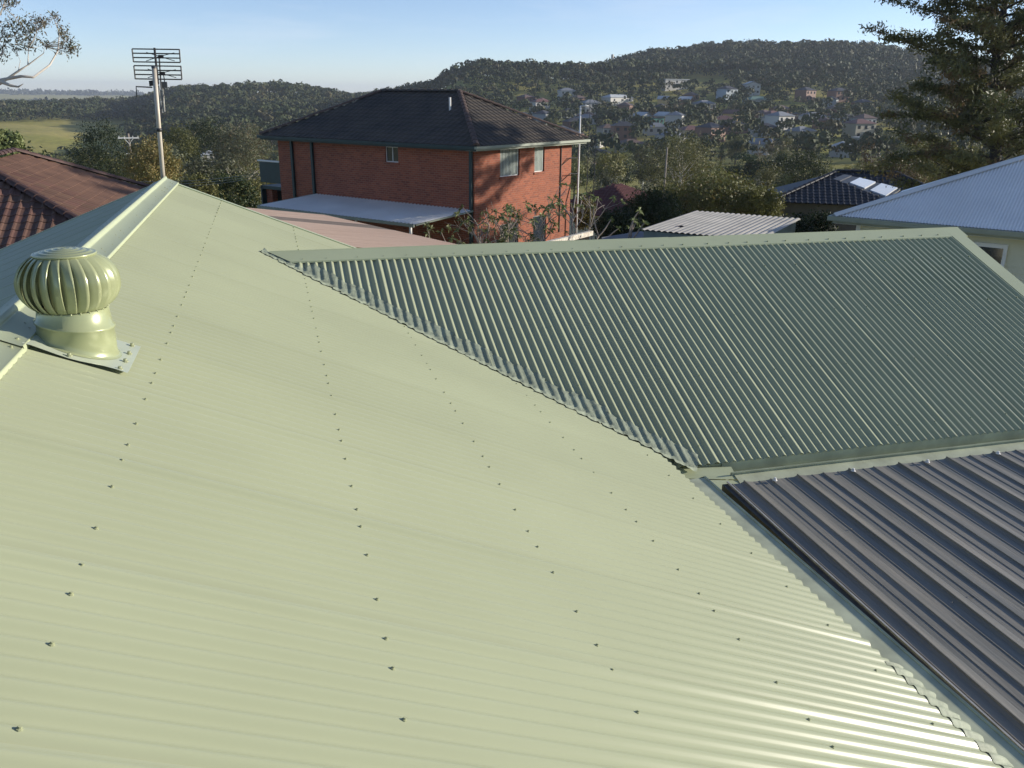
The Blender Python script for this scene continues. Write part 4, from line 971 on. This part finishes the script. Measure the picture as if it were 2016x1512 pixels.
for i, (kd, lf, bk, lab) in enumerate((
    ('gum', LF_GUM, BARK_G, 'grey green gum tree standing in the valley below the houses'), ('gum', LF_OLIVE, BARK_G, 'olive gum tree with a pale trunk in the valley'),
    ('round', LF_DARK, BARK_D, 'dense dark evergreen tree with a rounded crown in the valley'), ('round', LF_OLIVE, BARK_D, 'bushy olive green tree with a rounded crown in the valley'),
    ('tall', LF_DARK, BARK_D, 'tall narrow dark tree in the valley'), ('thin', LF_BROWN, BARK_G, 'sparse brownish tree with pale spreading limbs in the valley'),
    ('gum', LF_DARK, BARK_D, 'dark leaved gum tree on the far slope'), ('thin', LF_GUM, BARK_G, 'sparse grey green tree with bare limbs showing in the valley'))):
    tm, cm = tree_meshes(100+i, 10.0, kd); tm.materials.append(bk); cm.materials.append(lf); KINDS.append((tm, cm, lab))
def plant_tree(k, x, y, h, rz, label=None, group='trees in the valley', z=None):
    tm, cm, lab = KINDS[k]
    if label is None and nameds:
        d, nm = min(((x-q[0])**2+(y-q[1])**2, q[2]) for q in nameds); rr = math.hypot(x, y)
        stem = lab.split(' in the valley')[0].split(' standing')[0].split(' on the far')[0]
        if d < 40**2: lab = stem+' close to the '+' '.join(nm.split()[:6])
        else: lab = stem+(' on the slope just below the roofs' if rr < 150 else ' on the valley floor' if rr < 300 else ' at the foot of the wooded hills')
        lab = ' '.join(lab.split()[:16])
    o = thing('tree', label or lab, 'tree', (x, y, (H(x, y) if z is None else z)-.15), rz, group); s = h/10; o.scale = (s*random.uniform(.9, 1.15), s*random.uniform(.9, 1.15), s)
    link('trunk', tm, None, o); link('crown', cm, None, o); return o

# ---- hillside houses
def hh_mesh(w, d, h, kind, rp, wm, rm, two=False):
    """returns list of (name, mesh, [(subname, mesh)])"""
    hh = h*(1.9 if two else 1); mb = MB(); mb.box(-w/2, w/2, -d/2, d/2, -2.5, hh); wall = mb.mesh('wall'); wall.materials.append(wm)
    o = .5; rh = rp; mb = MB(); X, Y = w/2+o, d/2+o; z = hh
    if kind == 'hip':
        P = [(-X, -Y, z), (X, -Y, z), (X, Y, z), (-X, Y, z), (-X+Y, 0, z+rh), (X-Y, 0, z+rh)]; mb.add(P, [(0, 1, 5, 4), (2, 3, 4, 5), (3, 0, 4), (1, 2, 5), (3, 2, 1, 0)])
    elif kind == 'gable':
        P = [(-X, -Y, z), (X, -Y, z), (X, Y, z), (-X, Y, z), (0, -Y, z+rh), (0, Y, z+rh)]; mb.add(P, [(0, 4, 5, 3), (1, 2, 5, 4), (3, 2, 1, 0)])
        mb.add([(p[0], p[1], p[2]+.18) for p in P], [(0, 4, 5, 3), (1, 2, 5, 4)])
        g = MB(); g.poly([(-X+.4, -d/2-.01, z), (X-.4, -d/2-.01, z), (0, -d/2-.01, z+rh*.85)])
    else: mb.box(-X, X, -Y, Y, z, z+.35)
    roof = mb.mesh('roof'); roof.materials.append(rm); parts = [('wall', wall), ('roof', roof)]
    if kind == 'gable': gm = g.mesh('gable_wall'); gm.materials.append(wm); parts.append(('gable_wall', gm))
    for st_ in range(2 if two else 1):
        for k in range(3):
            u = -w/2+w*(k+.5)/3; mb = MB(); z0 = .9+st_*h*.95; mb.box(u-.6, u+.6, -d/2-.05, -d/2+.02, z0, z0+1.2); wm_ = mb.mesh('window'); wm_.materials.append(GLASS); parts.append(('window', wm_))
    mb = MB(); mb.box(w/2-.02, w/2+.05, -.7, .7, .9, 2.1); wm_ = mb.mesh('window'); wm_.materials.append(GLASS); parts.append(('window', wm_))
    return parts
HW = {k: mat('wall_'+k, c, rough=.7, var=.05) for k, c in dict(white=(.50, .485, .45), cream=(.40, .365, .27), brick=(.22, .12, .085), grey=(.30, .32, .33), ochre=(.55, .38, .16), teal=(.06, .22, .20), blue=(.30, .36, .42)).items()}
HR = {k: mat('roof_'+k, c, rough=.6, var=.1, scale=.5) for k, c in dict(grey=(.22, .23, .24), pale=(.48, .50, .50), dark=(.05, .05, .055), red=(.15, .075, .06), brown=(.13, .085, .065), green=(.12, .20, .16)).items()}
VAR = {}
def hill_house(px, py, az, w, d, kind, wm, rm, label, two=False, rp=1.7, pos=None):
    p = Vector(pos) if pos is not None else ground_at(px, py)
    if p is None: return None
    w, d = w*.8, d*.8; key = (w, d, kind, wm, rm, two)
    if key not in VAR: VAR[key] = hh_mesh(w, d, 2.9, kind, rp, HW[wm], HR[rm], two)
    o = thing('hillside_house', label, 'house', (p.x, p.y, H(p.x, p.y)+.2), az, 'houses on the far hillside')
    for n, me in VAR[key]: link(n, me, None, o)
    hpos.append((p.x, p.y, math.hypot(p.x, p.y))); return o
hpos = []; nameds = []
SPEC = [(1215, 203, .5, 26, 9, 'hip', 'white', 'pale', 'long white hillside building with a pale grey roof', False),
 (1325, 176, .2, 22, 9, 'flat', 'white', 'pale', 'flat roofed white modern house at the top of the cleared hillside', True),
 (1478, 187, -.25, 10, 11, 'gable', 'white', 'pale', 'white two storey gabled house high on the hillside', True),
 (1430, 196, .4, 13, 9, 'hip', 'blue', 'dark', 'dark two storey house beside the white gabled house', True),
 (1306, 207, .9, 8, 7, 'gable', 'ochre', 'pale', 'small ochre gabled house on the hillside', False),
 (1264, 242, .3, 7, 9, 'gable', 'white', 'pale', 'small white gabled house left of the teal house', False),
 (1287, 246, .2, 8, 8, 'flat', 'teal', 'dark', 'teal flat roofed house between two white gables', False),
 (1307, 242, .3, 7, 9, 'gable', 'cream', 'pale', 'small cream gabled house right of the teal house', False),
 (1195, 266, .1, 9, 8, 'hip', 'white', 'brown', 'white hillside house with a brown hip roof', False),
 (1062, 222, .3, 12, 8, 'hip', 'white', 'red', 'white two storey house with a red roof above the black tiled roof', True),
 (1490, 208, .1, 18, 9, 'hip', 'grey', 'green', 'long grey house with a pale green roof', False),
 (1440, 238, .7, 7, 8, 'gable', 'ochre', 'red', 'small ochre gabled house with a red roof', False),
 (1500, 303, .6, 10, 9, 'gable', 'white', 'grey', 'white gabled house with a grey roof beyond the round tree', False),
 (1655, 308, .9, 10, 9, 'hip', 'white', 'pale', 'white house with a pale roof behind the dark tiled house', False),
 (1697, 262, .2, 9, 8, 'hip', 'grey', 'brown', 'grey two storey house with a brown roof below the needle leaved tree', True),
 (1705, 290, .1, 10, 8, 'flat', 'grey', 'pale', 'grey house with a flat pale carport roof', False),
 (1240, 300, .2, 12, 9, 'hip', 'cream', 'brown', 'cream house with a brown roof in the valley', False),
 (1385, 216, .5, 16, 9, 'hip', 'grey', 'grey', 'long grey house with a grey hip roof', False),
 (1350, 208, .9, 12, 8, 'gable', 'brick', 'pale', 'brick house with a pale gabled roof', False),
 (1535, 226, .4, 12, 9, 'hip', 'brick', 'brown', 'brick house with a brown roof near the forest edge', False),
 (1120, 232, .4, 12, 9, 'hip', 'grey', 'dark', 'grey house with a dark roof left of the pale trunked tree', False),
 (1155, 245, .2, 11, 8, 'hip', 'white', 'grey', 'white house with a grey roof behind the pipe mast', False),
 (1575, 275, .3, 12, 9, 'hip', 'cream', 'grey', 'cream house with a grey roof right of the valley', False),
 (1180, 288, .6, 11, 8, 'hip', 'white', 'dark', 'white house with a dark roof low in the valley', False),
 (1175, 320, .3, 11, 8, 'hip', 'brick', 'dark', 'brick house with a dark roof low in the valley', False),
 (480, 285, .3, 10, 8, 'hip', 'white', 'grey', 'white house glimpsed left of the brick house balcony', False),
 (415, 318, .2, 10, 8, 'hip', 'white', 'pale', 'pale roofed house glimpsed between valley trees', False),
 (425, 352, .4, 9, 8, 'hip', 'cream', 'grey', 'cream house half hidden behind the green gable trees', False)]
for sp_ in SPEC:
    o_ = hill_house(*sp_)
    if o_: nameds.append((o_.location.x, o_.location.y, sp_[8]))
rh = random.Random(5); tries = 0; extra = 0
WC = [('white', 'grey', 'white hillside house with a grey hip roof among the trees'), ('brick', 'brown', 'brick hillside house with a brown hip roof among the trees'), ('cream', 'red', 'cream hillside house with a red hip roof among the trees'), ('grey', 'dark', 'grey hillside house with a dark hip roof among the trees'), ('brick', 'dark', 'brick hillside house with a dark hip roof among the trees')]
while extra < 44 and tries < 800:
    tries += 1; px = rh.uniform(1030, 1700); py = rh.uniform(198, 285)
    p = ground_at(px, py)
    if p is None or any((p.x-h[0])**2+(p.y-h[1])**2 < 17**2 for h in hpos): continue
    w_, r_, lb = rh.choice(WC); nm = min(((p.x-q[0])**2+(p.y-q[1])**2, q[2]) for q in nameds)[1]
    lb = ' '.join((lb.split(' among')[0]+' close to the '+' '.join(nm.split()[:6])).split()[:16]); hill_house(px, py, rh.uniform(-.3, 1.0), 12, 9, 'hip', w_, r_, lb, rh.random() < .3, pos=p); extra += 1
# dull red tiled roof low behind the round tree
p = atd(1212, 385, 62); rrh = thing('red_roofed_house', 'house with a dull red tiled roof left of the dark evergreen trees', 'house', (p.x, p.y, H(p.x, p.y)), .75)
zt_ = p.z-H(p.x, p.y); mb = MB(); P = [(-4, -4, zt_-1), (4, -4, zt_-1), (4, 4, zt_-1), (-4, 4, zt_-1), (-.6, 0, zt_+.8), (.6, 0, zt_+.8)]; mb.add(P, [(0, 1, 5, 4), (2, 3, 4, 5), (3, 0, 4), (1, 2, 5)]); build('roof_underlay', mb, TILE_RED, rrh)
sR = math.hypot(4, 1.8)
tile_roof(rrh, (0, 0, 0), (-4, -4, zt_-.96), (1, 0, 0), (0, 4/sR, 1.8/sR), lambda a, s: s < sR and 3.4*s/sR < a < 8-3.4*s/sR, 27, 14, .3, .33, TILE_RED)
tile_roof(rrh, (0, 0, 0), (-4, 4, zt_-.96), (0, -1, 0), (3.4/math.hypot(3.4, 1.8), 0, 1.8/math.hypot(3.4, 1.8)), lambda a, s: s < 3.8 and 4*s/3.85 < a < 8-4*s/3.85, 27, 12, .3, .33, TILE_RED)
mb = MB(); mb.box(-3.5, 3.5, -3.5, 3.5, -.8, zt_-1.05); build('wall', mb, CREAM, rrh)

# ---- valley trees (individuals)
rt = random.Random(11); nr_ = np.random.default_rng(21); placed = 0; tries = 0
def clear_px(px, py): return (px < 235 and 226 < py < 275)                       # the open paddock
while placed < 285 and tries < 9000:
    tries += 1; az = math.radians(rt.uniform(-18, 49)); rr_ = 70+(rt.random()**1.1)*400; x, y = rr_*math.sin(az), rr_*math.cos(az)
    if any((x-h[0])**2+(y-h[1])**2 < 9**2 for h in hpos): continue
    g = H(x, y); q = topx((x, y, g)); qt = topx((x, y, g+11))
    if clear_px(q[0], q[1]) or (q[0] < 245 and qt[1] < 262): continue
    # keep trees off the strip just in front of a hillside house
    if any(0 < h[2]-rr_ < 26 and abs(x/rr_*h[2]-h[0]) < 8 and abs(y/rr_*h[2]-h[1]) < 18 for h in hpos): continue
    if az > math.radians(12) and rr_ > 230 and rt.random() < .25: continue
    k = rt.choice([0, 0, 1, 1, 2, 3, 3, 4, 5, 6, 7]); h = rt.uniform(7, 13) if rr_ > 120 else rt.uniform(5, 8.5)
    if az > math.radians(14): h *= .8
    if rr_ < 150: 
        if q[0] > 520 and q[0] < 1180: continue
    plant_tree(k, x, y, h, rt.uniform(0, 6)); placed += 1

# ---- far forest as one mass
def forest():
    r = np.random.default_rng(5); V = []; n = 0; N = 70000
    az = r.uniform(-20, 52, N); rr_ = np.sqrt(r.uniform(250**2, 1150**2, N)); x = rr_*np.sin(np.radians(az)); y = rr_*np.cos(np.radians(az)); z = hgt(x, y)
    px = 1008+1773*np.tan(np.radians(az-15.62)); hz = 188+(px-1008)*.010; py = hz-1680*z/rr_
    keep = np.ones(N, bool)
    keep &= ~((px < 240) & (py > 229) & (hz-1680*(z+13)/rr_ < 266))                        # paddock
    keep &= ~((px > 440) & (px < 590) & (rr_ > 960))                       # grassy crest
    keep &= ~((px > 1335) & (px < 1420) & (py > 160) & (py < 178) )        # cleared slope below the modern house
    keep &= ~((az > 13) & (az < 46) & (rr_ < 640) & (r.random(N) < .12)); keep &= ~((rr_ < 430) & ((az < 10) | (r.random(N) < .3)))   # thinner among the houses
    keep &= ~((az < 13) & (rr_ < 900) & (r.random(N) < .35))
    keep &= ~((az < 6) & (rr_ > 880) & (az > -3.5) & (r.random(N) < .4))
    for hx, hy, hr in hpos: keep &= ((x-hx)**2+(y-hy)**2 > 7**2) & ~((rr_ < hr) & (rr_ > hr-18) & (np.hypot(x/rr_*hr-hx, y/rr_*hr-hy) < 5.5))
    for f_ in np.linspace(.3, .97, 14):
        hh_ = hgt(x*f_, y*f_); keep &= ~((hh_+7)/(rr_*f_) > (z+13)/rr_)
    # hidden behind the skyline
    i = np.where(keep)[0]; i = i[:14000]; out = []; tint = []
    for k in i:
        per = 62 if rr_[k] < 650 else 44
        h = r.uniform(8, 15) * (.68 if rr_[k] < 650 and az[k] > 10 else 1.0); nc = r.integers(2, 5); cc = r.normal(size=(nc, 3))*np.array([h*.15, h*.15, h*.07])+np.array([x[k], y[k], z[k]+h*.62])
        kk = r.integers(0, nc, per); dv_ = r.normal(size=(per, 3)); dv_ /= np.linalg.norm(dv_, axis=1)[:, None]; dv_[:, 2] = np.abs(dv_[:, 2])*1.0-.25; P = cc[kk]+dv_*np.array([h*.26, h*.26, h*.22])*r.uniform(.8, 1.05, (per, 1))
        P[:8, 2] -= h*r.uniform(.1, .45, 8)
        out.append(leaf_quads(P, np.full(per, h*.15), r, .85, None, dv_, .22)); tint.append(np.full(per*4, r.random()))
    me = raw_quads('forest', np.concatenate(out)); at = me.attributes.new('tint', 'FLOAT', 'POINT'); at.data.foreach_set('value', np.concatenate(tint).astype(np.float32))
    M = bpy.data.materials.new('forest_leaf'); M.use_nodes = True; nt = M.node_tree; b = nt.nodes['Principled BSDF']; b.inputs['Roughness'].default_value = .7; b.inputs['Specular IOR Level'].default_value = .2
    an = nt.nodes.new('ShaderNodeAttribute'); an.attribute_name = 'tint'; cr = nt.nodes.new('ShaderNodeValToRGB'); e = cr.color_ramp.elements
    e[0].color = (.034, .048, .017, 1); e[0].position = 0; e[1].color = (.105, .090, .042, 1); e[1].position = 1
    for p, c in ((.35, (.044, .060, .021)), (.65, (.062, .076, .029)), (.86, (.078, .082, .038))): q = e.new(p); q.color = (*c, 1)
    nt.links.new(an.outputs['Fac'], cr.inputs[0]); nt.links.new(cr.outputs[0], b.inputs['Base Color']); me.materials.append(M)
    tag(link('forest', me, None), 'far eucalypt forest covering the hills as one mass', 'forest', kind='stuff')
forest()
# far hazy tree belts on the left
def belt():
    r = np.random.default_rng(9); out = []
    for k in range(1700):
        az = math.radians(r.uniform(-22, 4)); rr_ = r.choice([4350, 4550, 2900, 1350, 1500, 1700, 2000, 2400])+r.normal()*90; x, y = rr_*math.sin(az), rr_*math.cos(az); h = r.uniform(9, 20) if rr_ > 3500 else r.uniform(6, 12); z = H(x, y)
        sz = 13. if rr_ > 2700 else 6.; P = np.array([x, y, z+h*.5])+r.normal(size=(14, 3))*np.array([sz, sz, h*.28]); out.append(leaf_quads(P, np.full(14, sz), r, .8))
    me = raw_quads('far_trees', np.concatenate(out), mat('far_leaf', (.035, .045, .022), rough=.8)); tag(link('far_trees', me, None), 'pale distant tree belts on the low horizon hills', 'forest', kind='stuff')
belt()
# radio tower on the hill
p = atd(1206, 107, 760); g = H(p.x, p.y); rtw = thing('radio_tower', 'slim radio tower standing on the wooded ridge', 'tower', (p.x, p.y, g)); hT = p.z-g
mb = MB(); 
for i in range(3):
    a = 2.1*i; mb.tube([(1.2*math.cos(a), 1.2*math.sin(a), 0), (.4*math.cos(a), .4*math.sin(a), hT)], .16, 4)
for k in range(14):
    for i in range(3): f = k/14; f2 = (k+1)/14; r1, r2 = 1.2-.8*f, 1.2-.8*f2; mb.tube([(r1*math.cos(2.1*i), r1*math.sin(2.1*i), hT*f), (r2*math.cos(2.1*i+2.1), r2*math.sin(2.1*i+2.1), hT*f2)], .07, 4)
build('lattice', mb, STEEL_D, rtw)
for f in (.8, .93): mb = MB(); mb.lathe([(.3, hT*f-1.1), (1.3, hT*f-1.0), (1.3, hT*f+1.0), (.3, hT*f+1.1)], 8); build('aerial_ring', mb, GALV, rtw)

# ---- near trees, built one by one
def near_tree(name, label, cat, base, mbt, bark, q, leafm, extra=()):
    o = thing(name, label, cat, base); build('trunk', mbt, bark, o, True); link('crown', raw_quads('crown', q, leafm), None, o)
    for q2, m2 in extra: link('foliage', raw_quads('foliage', q2, m2), None, o)
    return o
def blob_tree(name, label, px, py_top, D, width_px, h_leafsize, nleaf, leafm, seed, bark=BARK_D, trunkf=.45, zsq=.8, extra=None, nl=14):
    """rounded tree whose crown top is at a given point of the place"""
    r = np.random.default_rng(seed); top = atd(px, py_top, D); g = H(top.x, top.y); h = top.z-g; rad = width_px/F_PX*D/2
    mb, tips = branch_tree(r, h, h*trunkf, rad*.8, nl, max(.06, h*.022), 0, .12)
    T = []
    for _ in range(140):
        v = r.normal(size=3); v /= np.linalg.norm(v); s = r.uniform(.55, .97); T.append((v[0]*rad*s, v[1]*rad*s, h-rad*zsq*1.02+v[2]*rad*zsq*s))
    T = [t for t in T if t[2] > .3]
    k = r.integers(0, len(T), nleaf); P = np.array(T)[k]+r.normal(size=(nleaf, 3))*rad*.105
    TA = np.array(T); ctr = TA.mean(0); q = leaf_quads(P, np.full(nleaf, h_leafsize), r, .5, None, (P-TA[k])*1.6+(P-ctr)*.4, .95)
    ex = []
    if extra: n2 = nleaf//5; k = r.integers(0, len(T), n2); P2 = np.array(T)[k]+r.normal(size=(n2, 3))*rad*.13; ex = [(leaf_quads(P2, np.full(n2, h_leafsize), r, .5), extra)]
    return near_tree(name, label, 'tree', (top.x, top.y, g-.1), mb, bark, q, leafm, ex)
blob_tree('bushy_tree', 'large rounded olive green tree standing behind the grey shed', 1395, 330, 45, 285, .17, 30000, LF_OLIVE, 41, extra=LF_YEL)
blob_tree('bushy_tree', 'dark evergreen tree left of the round olive tree', 1290, 372, 34, 130, .13, 11000, LF_DARK, 42)
blob_tree('bushy_tree', 'dark evergreen tree behind the lean-to roof', 1222, 402, 32, 100, .12, 8000, LF_DARK, 43)
blob_tree('bushy_tree', 'bright green tree on the right edge of the round olive tree', 1500, 362, 42, 90, .12, 8000, LF_OLIVE, 44)
blob_tree('bushy_tree', 'dark tree below the dark tiled house', 1600, 412, 31, 110, .12, 8000, LF_DARK, 45)
blob_tree('bushy_tree', 'dark tree between the shed and the cream cottage', 1560, 425, 27, 80, .11, 6000, LF_DARK, 46)
blob_tree('hedge_tree', 'clipped olive hedge tree at the corner of the sunlit brick wall', 1152, 378, 40, 46, .10, 7000, LF_YEL, 47, zsq=1.6)
blob_tree('bushy_tree', 'dark green tree beside the brick house balcony', 450, 330, 50, 120, .14, 12000, LF_DARK, 48, zsq=1.1, extra=LF_OLIVE)
blob_tree('bushy_tree', 'green shrub tree just beyond the green gable', 385, 335, 46, 80, .13, 7000, LF_OLIVE, 49, zsq=1.1)
blob_tree('bushy_tree', 'yellow green tree behind the antenna mast', 290, 268, 62, 110, .17, 9000, LF_YEL, 50, BARK_G, zsq=1.0, extra=LF_OLIVE)
blob_tree('bushy_tree', 'dark tree left of the yellow green tree', 190, 232, 90, 120, .2, 9000, LF_DARK, 51, zsq=1.2)
blob_tree('bushy_tree', 'spiky light green tree behind the brown tiled roof', 8, 252, 48, 62, .26, 2600, LF_FRANG, 52, zsq=.9)
blob_tree('bushy_tree', 'olive tree with a broad crown above the cream valley house', 1345, 258, 120, 170, .25, 12000, LF_OLIVE, 53, BARK_G, zsq=.9, extra=LF_DARK)
blob_tree('bushy_tree', 'dark broad tree right of the broad olive tree', 1590, 292, 100, 110, .22, 9000, LF_DARK, 54, zsq=1.0, extra=LF_OLIVE)
blob_tree('bushy_tree', 'brownish green tree behind the pale blue roof', 1775, 292, 52, 150, .17, 12000, LF_BROWN, 55, zsq=1.2, extra=LF_OLIVE)
blob_tree('bushy_tree', 'dense olive tree under the needle leaved boughs', 1870, 262, 56, 170, .18, 13000, LF_OLIVE, 56, zsq=1.1, extra=LF_BROWN)
blob_tree('gum_tree', 'tall dark gum in the valley right of the antenna mast', 405, 225, 130, 110, .26, 9000, LF_DARK, 57, BARK_G, zsq=1.2, extra=LF_GUM)
blob_tree('gum_tree', 'broad grey green gum above the brick house balcony', 470, 240, 120, 120, .25, 9000, LF_GUM, 58, BARK_G, zsq=.8, extra=LF_BROWN)
blob_tree('gum_tree', 'dark bushy gum left of the tall dark gum', 345, 245, 115, 90, .24, 7000, LF_OLIVE, 59, BARK_D, zsq=1.0, extra=LF_DARK)
# needle leaved tree on the right: tall trunk, level boughs, fine drooping foliage
def needle_tree():
    r = np.random.default_rng(77); D = 34.0; top = atd(1990, -170, D); bx, by = atd(1958, 300, D).x, atd(1958, 300, D).y; g = H(bx, by); base = Vector((bx, by, g-.2))
    h = top.z-base.z; mb = MB(); pts = []
    for px_, py_ in ((1958, 420), (1960, 300), (1957, 190), (1962, 100), (1976, 20), (1992, -80), (1995, -170)): pts.append(atd(px_, py_, D)-base)
    pts = [Vector((pts[0].x, pts[0].y, 0))]+pts; mb.tube(pts, [.26, .24, .21, .19, .17, .13, .08, .03], 10)
    Q, B = [], []
    nb = 96
    for k in range(nb):
        f = .26+.74*k/nb; zz_ = f*h; i = max(j for j in range(len(pts)-1) if pts[j].z <= zz_+1e-6); b0 = pts[i].lerp(pts[i+1], (zz_-pts[i].z)/max(1e-6, pts[i+1].z-pts[i].z))
        a = k*2.39+r.uniform(-.3, .3); L = (5.4 if f < .75 else 5.4-6*(f-.75))*r.uniform(.55, 1.1); d = Vector((math.cos(a), math.sin(a), .28+r.uniform(-.1, .1))); bp = limb_pts(b0, d, L, 6, .07, r)
        mb.tube(bp, [.055, .045, .037, .03, .022, .014, .006], 5, False)
        for s in range(16):
            t_ = .18+.82*s/16; j = min(5, int(t_*6)); q = bp[j].lerp(bp[j+1], t_*6-j); dd = Vector(r.normal(size=3)); dd.z *= .35; e = q+dd.normalized()*r.uniform(.25, .8)*(1.1-.4*t_)
            mb.tube([q, e], [.010, .004], 3, False); n = 66; w = r.random(n)[:, None]; P = np.array(q)*(1-w)+np.array(e)*w+r.normal(size=(n, 3))*np.array([.17, .17, .09]); (Q if r.random() < .9 else B).append(P)
    ql = leaf_quads(np.concatenate(Q), np.full(len(Q)*66, .19), r, .3, .15); qb = leaf_quads(np.concatenate(B), np.full(len(B)*66, .19), r, .3, .3)
    near_tree('needle_tree', 'tall needle leaved tree with level boughs above the pale blue roof', 'tree', tuple(base), mb, BARK_D, ql, LF_OAK, [(qb, LF_BROWN)])
needle_tree()
# gum tree whose boughs reach in at the top left
def gum_left():
    r = np.random.default_rng(31); D = 22.0; P0 = atd(-330, 330, D); g = H(P0.x, P0.y); base = Vector((P0.x, P0.y, g-.2)); mb = MB(); L = lambda x, y, dd=0: atd(x, y, D+dd)-base
    tr = [Vector((0, 0, 0)), L(-330, 330), L(-290, 230), L(-250, 150), L(-260, 20), L(-240, -120)]; mb.tube(tr, [.24, .2, .17, .13, .09, .04], 8)
    boughs = [[L(-290, 230), L(-120, 195), L(0, 158), L(42, 150), L(66, 152), L(98, 128, .5), L(114, 100, .6), L(117, 65, .6), L(106, 38, .6)], [L(-270, 190), L(-110, 180), L(0, 165), L(36, 140), L(55, 128), L(56, 95)], [L(0, 160), L(20, 168), L(36, 171), L(46, 165)],
              [L(-250, 150), L(-100, 140), L(-20, 120), L(4, 105), L(10, 70)], [L(-260, 20), L(-80, 60), L(-10, 50), L(6, 15), L(12, -10)], [L(0, 158), L(20, 156), L(36, 140), L(40, 120), L(35, 108)], [L(55, 128), L(86, 105), L(88, 92)], [L(56, 95), L(68, 75), L(72, 60)]]
    for k, b in enumerate(boughs): mb.tube(b, [(.055 if k < 5 else .018)*(1-.88*i/(len(b)-1)) for i in range(len(b))], 6, False)
    cl = [(5, 62, 12, 150), (20, 52, 12, 150), (36, 50, 13, 190), (52, 55, 13, 220), (64, 70, 13, 220), (70, 46, 10, 130), (80, 40, 8, 110), (88, 42, 8, 120), (36, 72, 11, 130), (30, 92, 8, 90), (46, 86, 9, 110), (64, 92, 8, 90), (6, 88, 9, 110), (8, 110, 8, 80), (-12, 80, 16, 200), (90, 85, 6, 60),
          (106, 30, 6, 60), (114, 36, 5, 40), (124, 58, 8, 130), (128, 74, 8, 120), (134, 90, 9, 140), (142, 98, 8, 100), (122, 96, 8, 100), (148, 92, 6, 50), (10, 4, 10, 120), (24, -2, 10, 140), (-5, 0, 10, 100), (32, 4, 5, 50), (-40, 40, 25, 300), (-70, 100, 25, 300)]
    Q, T = [], []
    for x, y, s, n in cl:
        c = np.array(L(x, y, r.normal()*.3)); n = int(n*.55); P = c+r.normal(size=(n, 3))*s/F_PX*D*.8; Q.append(P)
        for m_ in range(5): T.append(P[m_])
        near = min((p for b in boughs for p in b), key=lambda p: (p-Vector(c)).length)
        for m_ in range(4): mb.tube([near, near.lerp(Vector(P[m_]), .55)+Vector(r.normal(size=3))*.05, Vector(P[m_])], [.008, .006, .003], 4, False)
    Q = np.concatenate(Q); n = len(Q); q = leaf_quads(Q, np.full(n, .10), r, .3, .35); h_ = r.random(n) < .45
    near_tree('gum_tree', 'gum tree with pale boughs and hanging grey green leaves over the brown roof', 'tree', tuple(base), mb, BARK_G, q[~h_], LF_GUM, [(q[h_], LF_BROWN)])
gum_left()
# bare forked shrubs with leaf tufts in front of the brick house
def frangipani(label, px, D, top_py, seed, spread, leafy, depth=4, base_r=.045):
    r = np.random.default_rng(seed); top = atd(px, top_py, D); g = H(top.x, top.y); h = top.z-g; mb = MB(); tips = []
    def grow(p, d, L, rad, lev):
        pts = limb_pts(p, d, L, 4, .13, r); mb.tube(pts, [rad*(1-.28*i/4) for i in range(5)], 6, False)
        if lev == 0: tips.append((pts[-1], (pts[-1]-pts[-2]).normalized())); return
        for k in range(r.integers(2, 4)):
            dd = (pts[-1]-pts[-2]).normalized()+Vector(r.normal(size=3))*spread; dd.z = abs(dd.z)*.7+.25; grow(pts[-1], dd, L*r.uniform(.62, .85), rad*.66, lev-1)
    Lt = h*.40
    for k in range(3): grow((0, 0, -.1), Vector((r.normal()*.35, r.normal()*.35, 1)), Lt, base_r, depth-1)
    zt = max(t[0].z for t in tips); sc = h/zt
    mb.v = [(x*sc, y*sc, z*sc) for x, y, z in mb.v]; q = []
    for t, d in tips:
        t = t*sc
        if r.random() > leafy: continue
        for k in range(r.integers(9, 18)):
            a = Vector(r.normal(size=3)); a = (a-d*a.dot(d)*.6+d*.3).normalized(); ln = r.uniform(.10, .19); b = a.cross(Vector(r.normal(size=3))).normalized()*ln*.16; dr_ = Vector((0, 0, -ln*.25)); q.append([t, t+a*ln*.5+b, t+a*ln+dr_, t+a*ln*.5-b])
    near_tree('bare_shrub', label, 'shrub', (top.x, top.y, g), mb, BARK_F, np.array([[tuple(v) for v in f] for f in q]), LF_FRANG)
frangipani('mostly bare forked shrub in front of the sunlit brick wall', 1060, 27, 372, 3, .55, .55, 5)
frangipani('bare branching shrub with leaf tufts left of the brick corner', 935, 25, 408, 8, .6, .75, 4)
frangipani('leafy tufted shrub right of the sunlit brick wall', 1172, 26, 398, 12, .5, .95, 3)
frangipani('thin bare shrub under the brick house window', 1000, 26, 395, 19, .6, .5, 5, .035)

# ------------------------------------------------------------------ air
def haze():
    mb = MB(); mb.box(-5200, 5200, -600, 8800, -52, 78); o = build('haze', mb, None); M = bpy.data.materials.new('haze_air'); M.use_nodes = True; nt = M.node_tree
    nt.nodes.remove(nt.nodes['Principled BSDF']); v = nt.nodes.new('ShaderNodeVolumePrincipled'); v.inputs['Color'].default_value = (.80, .88, 1, 1); v.inputs['Density'].default_value = .00014; v.inputs['Anisotropy'].default_value = .2
    nt.links.new(v.outputs[0], nt.nodes['Material Output'].inputs['Volume']); o.data.materials.append(M); tag(o, 'thin pale morning haze over the valley', 'haze', kind='stuff')
HAZE = True
if HAZE: haze()
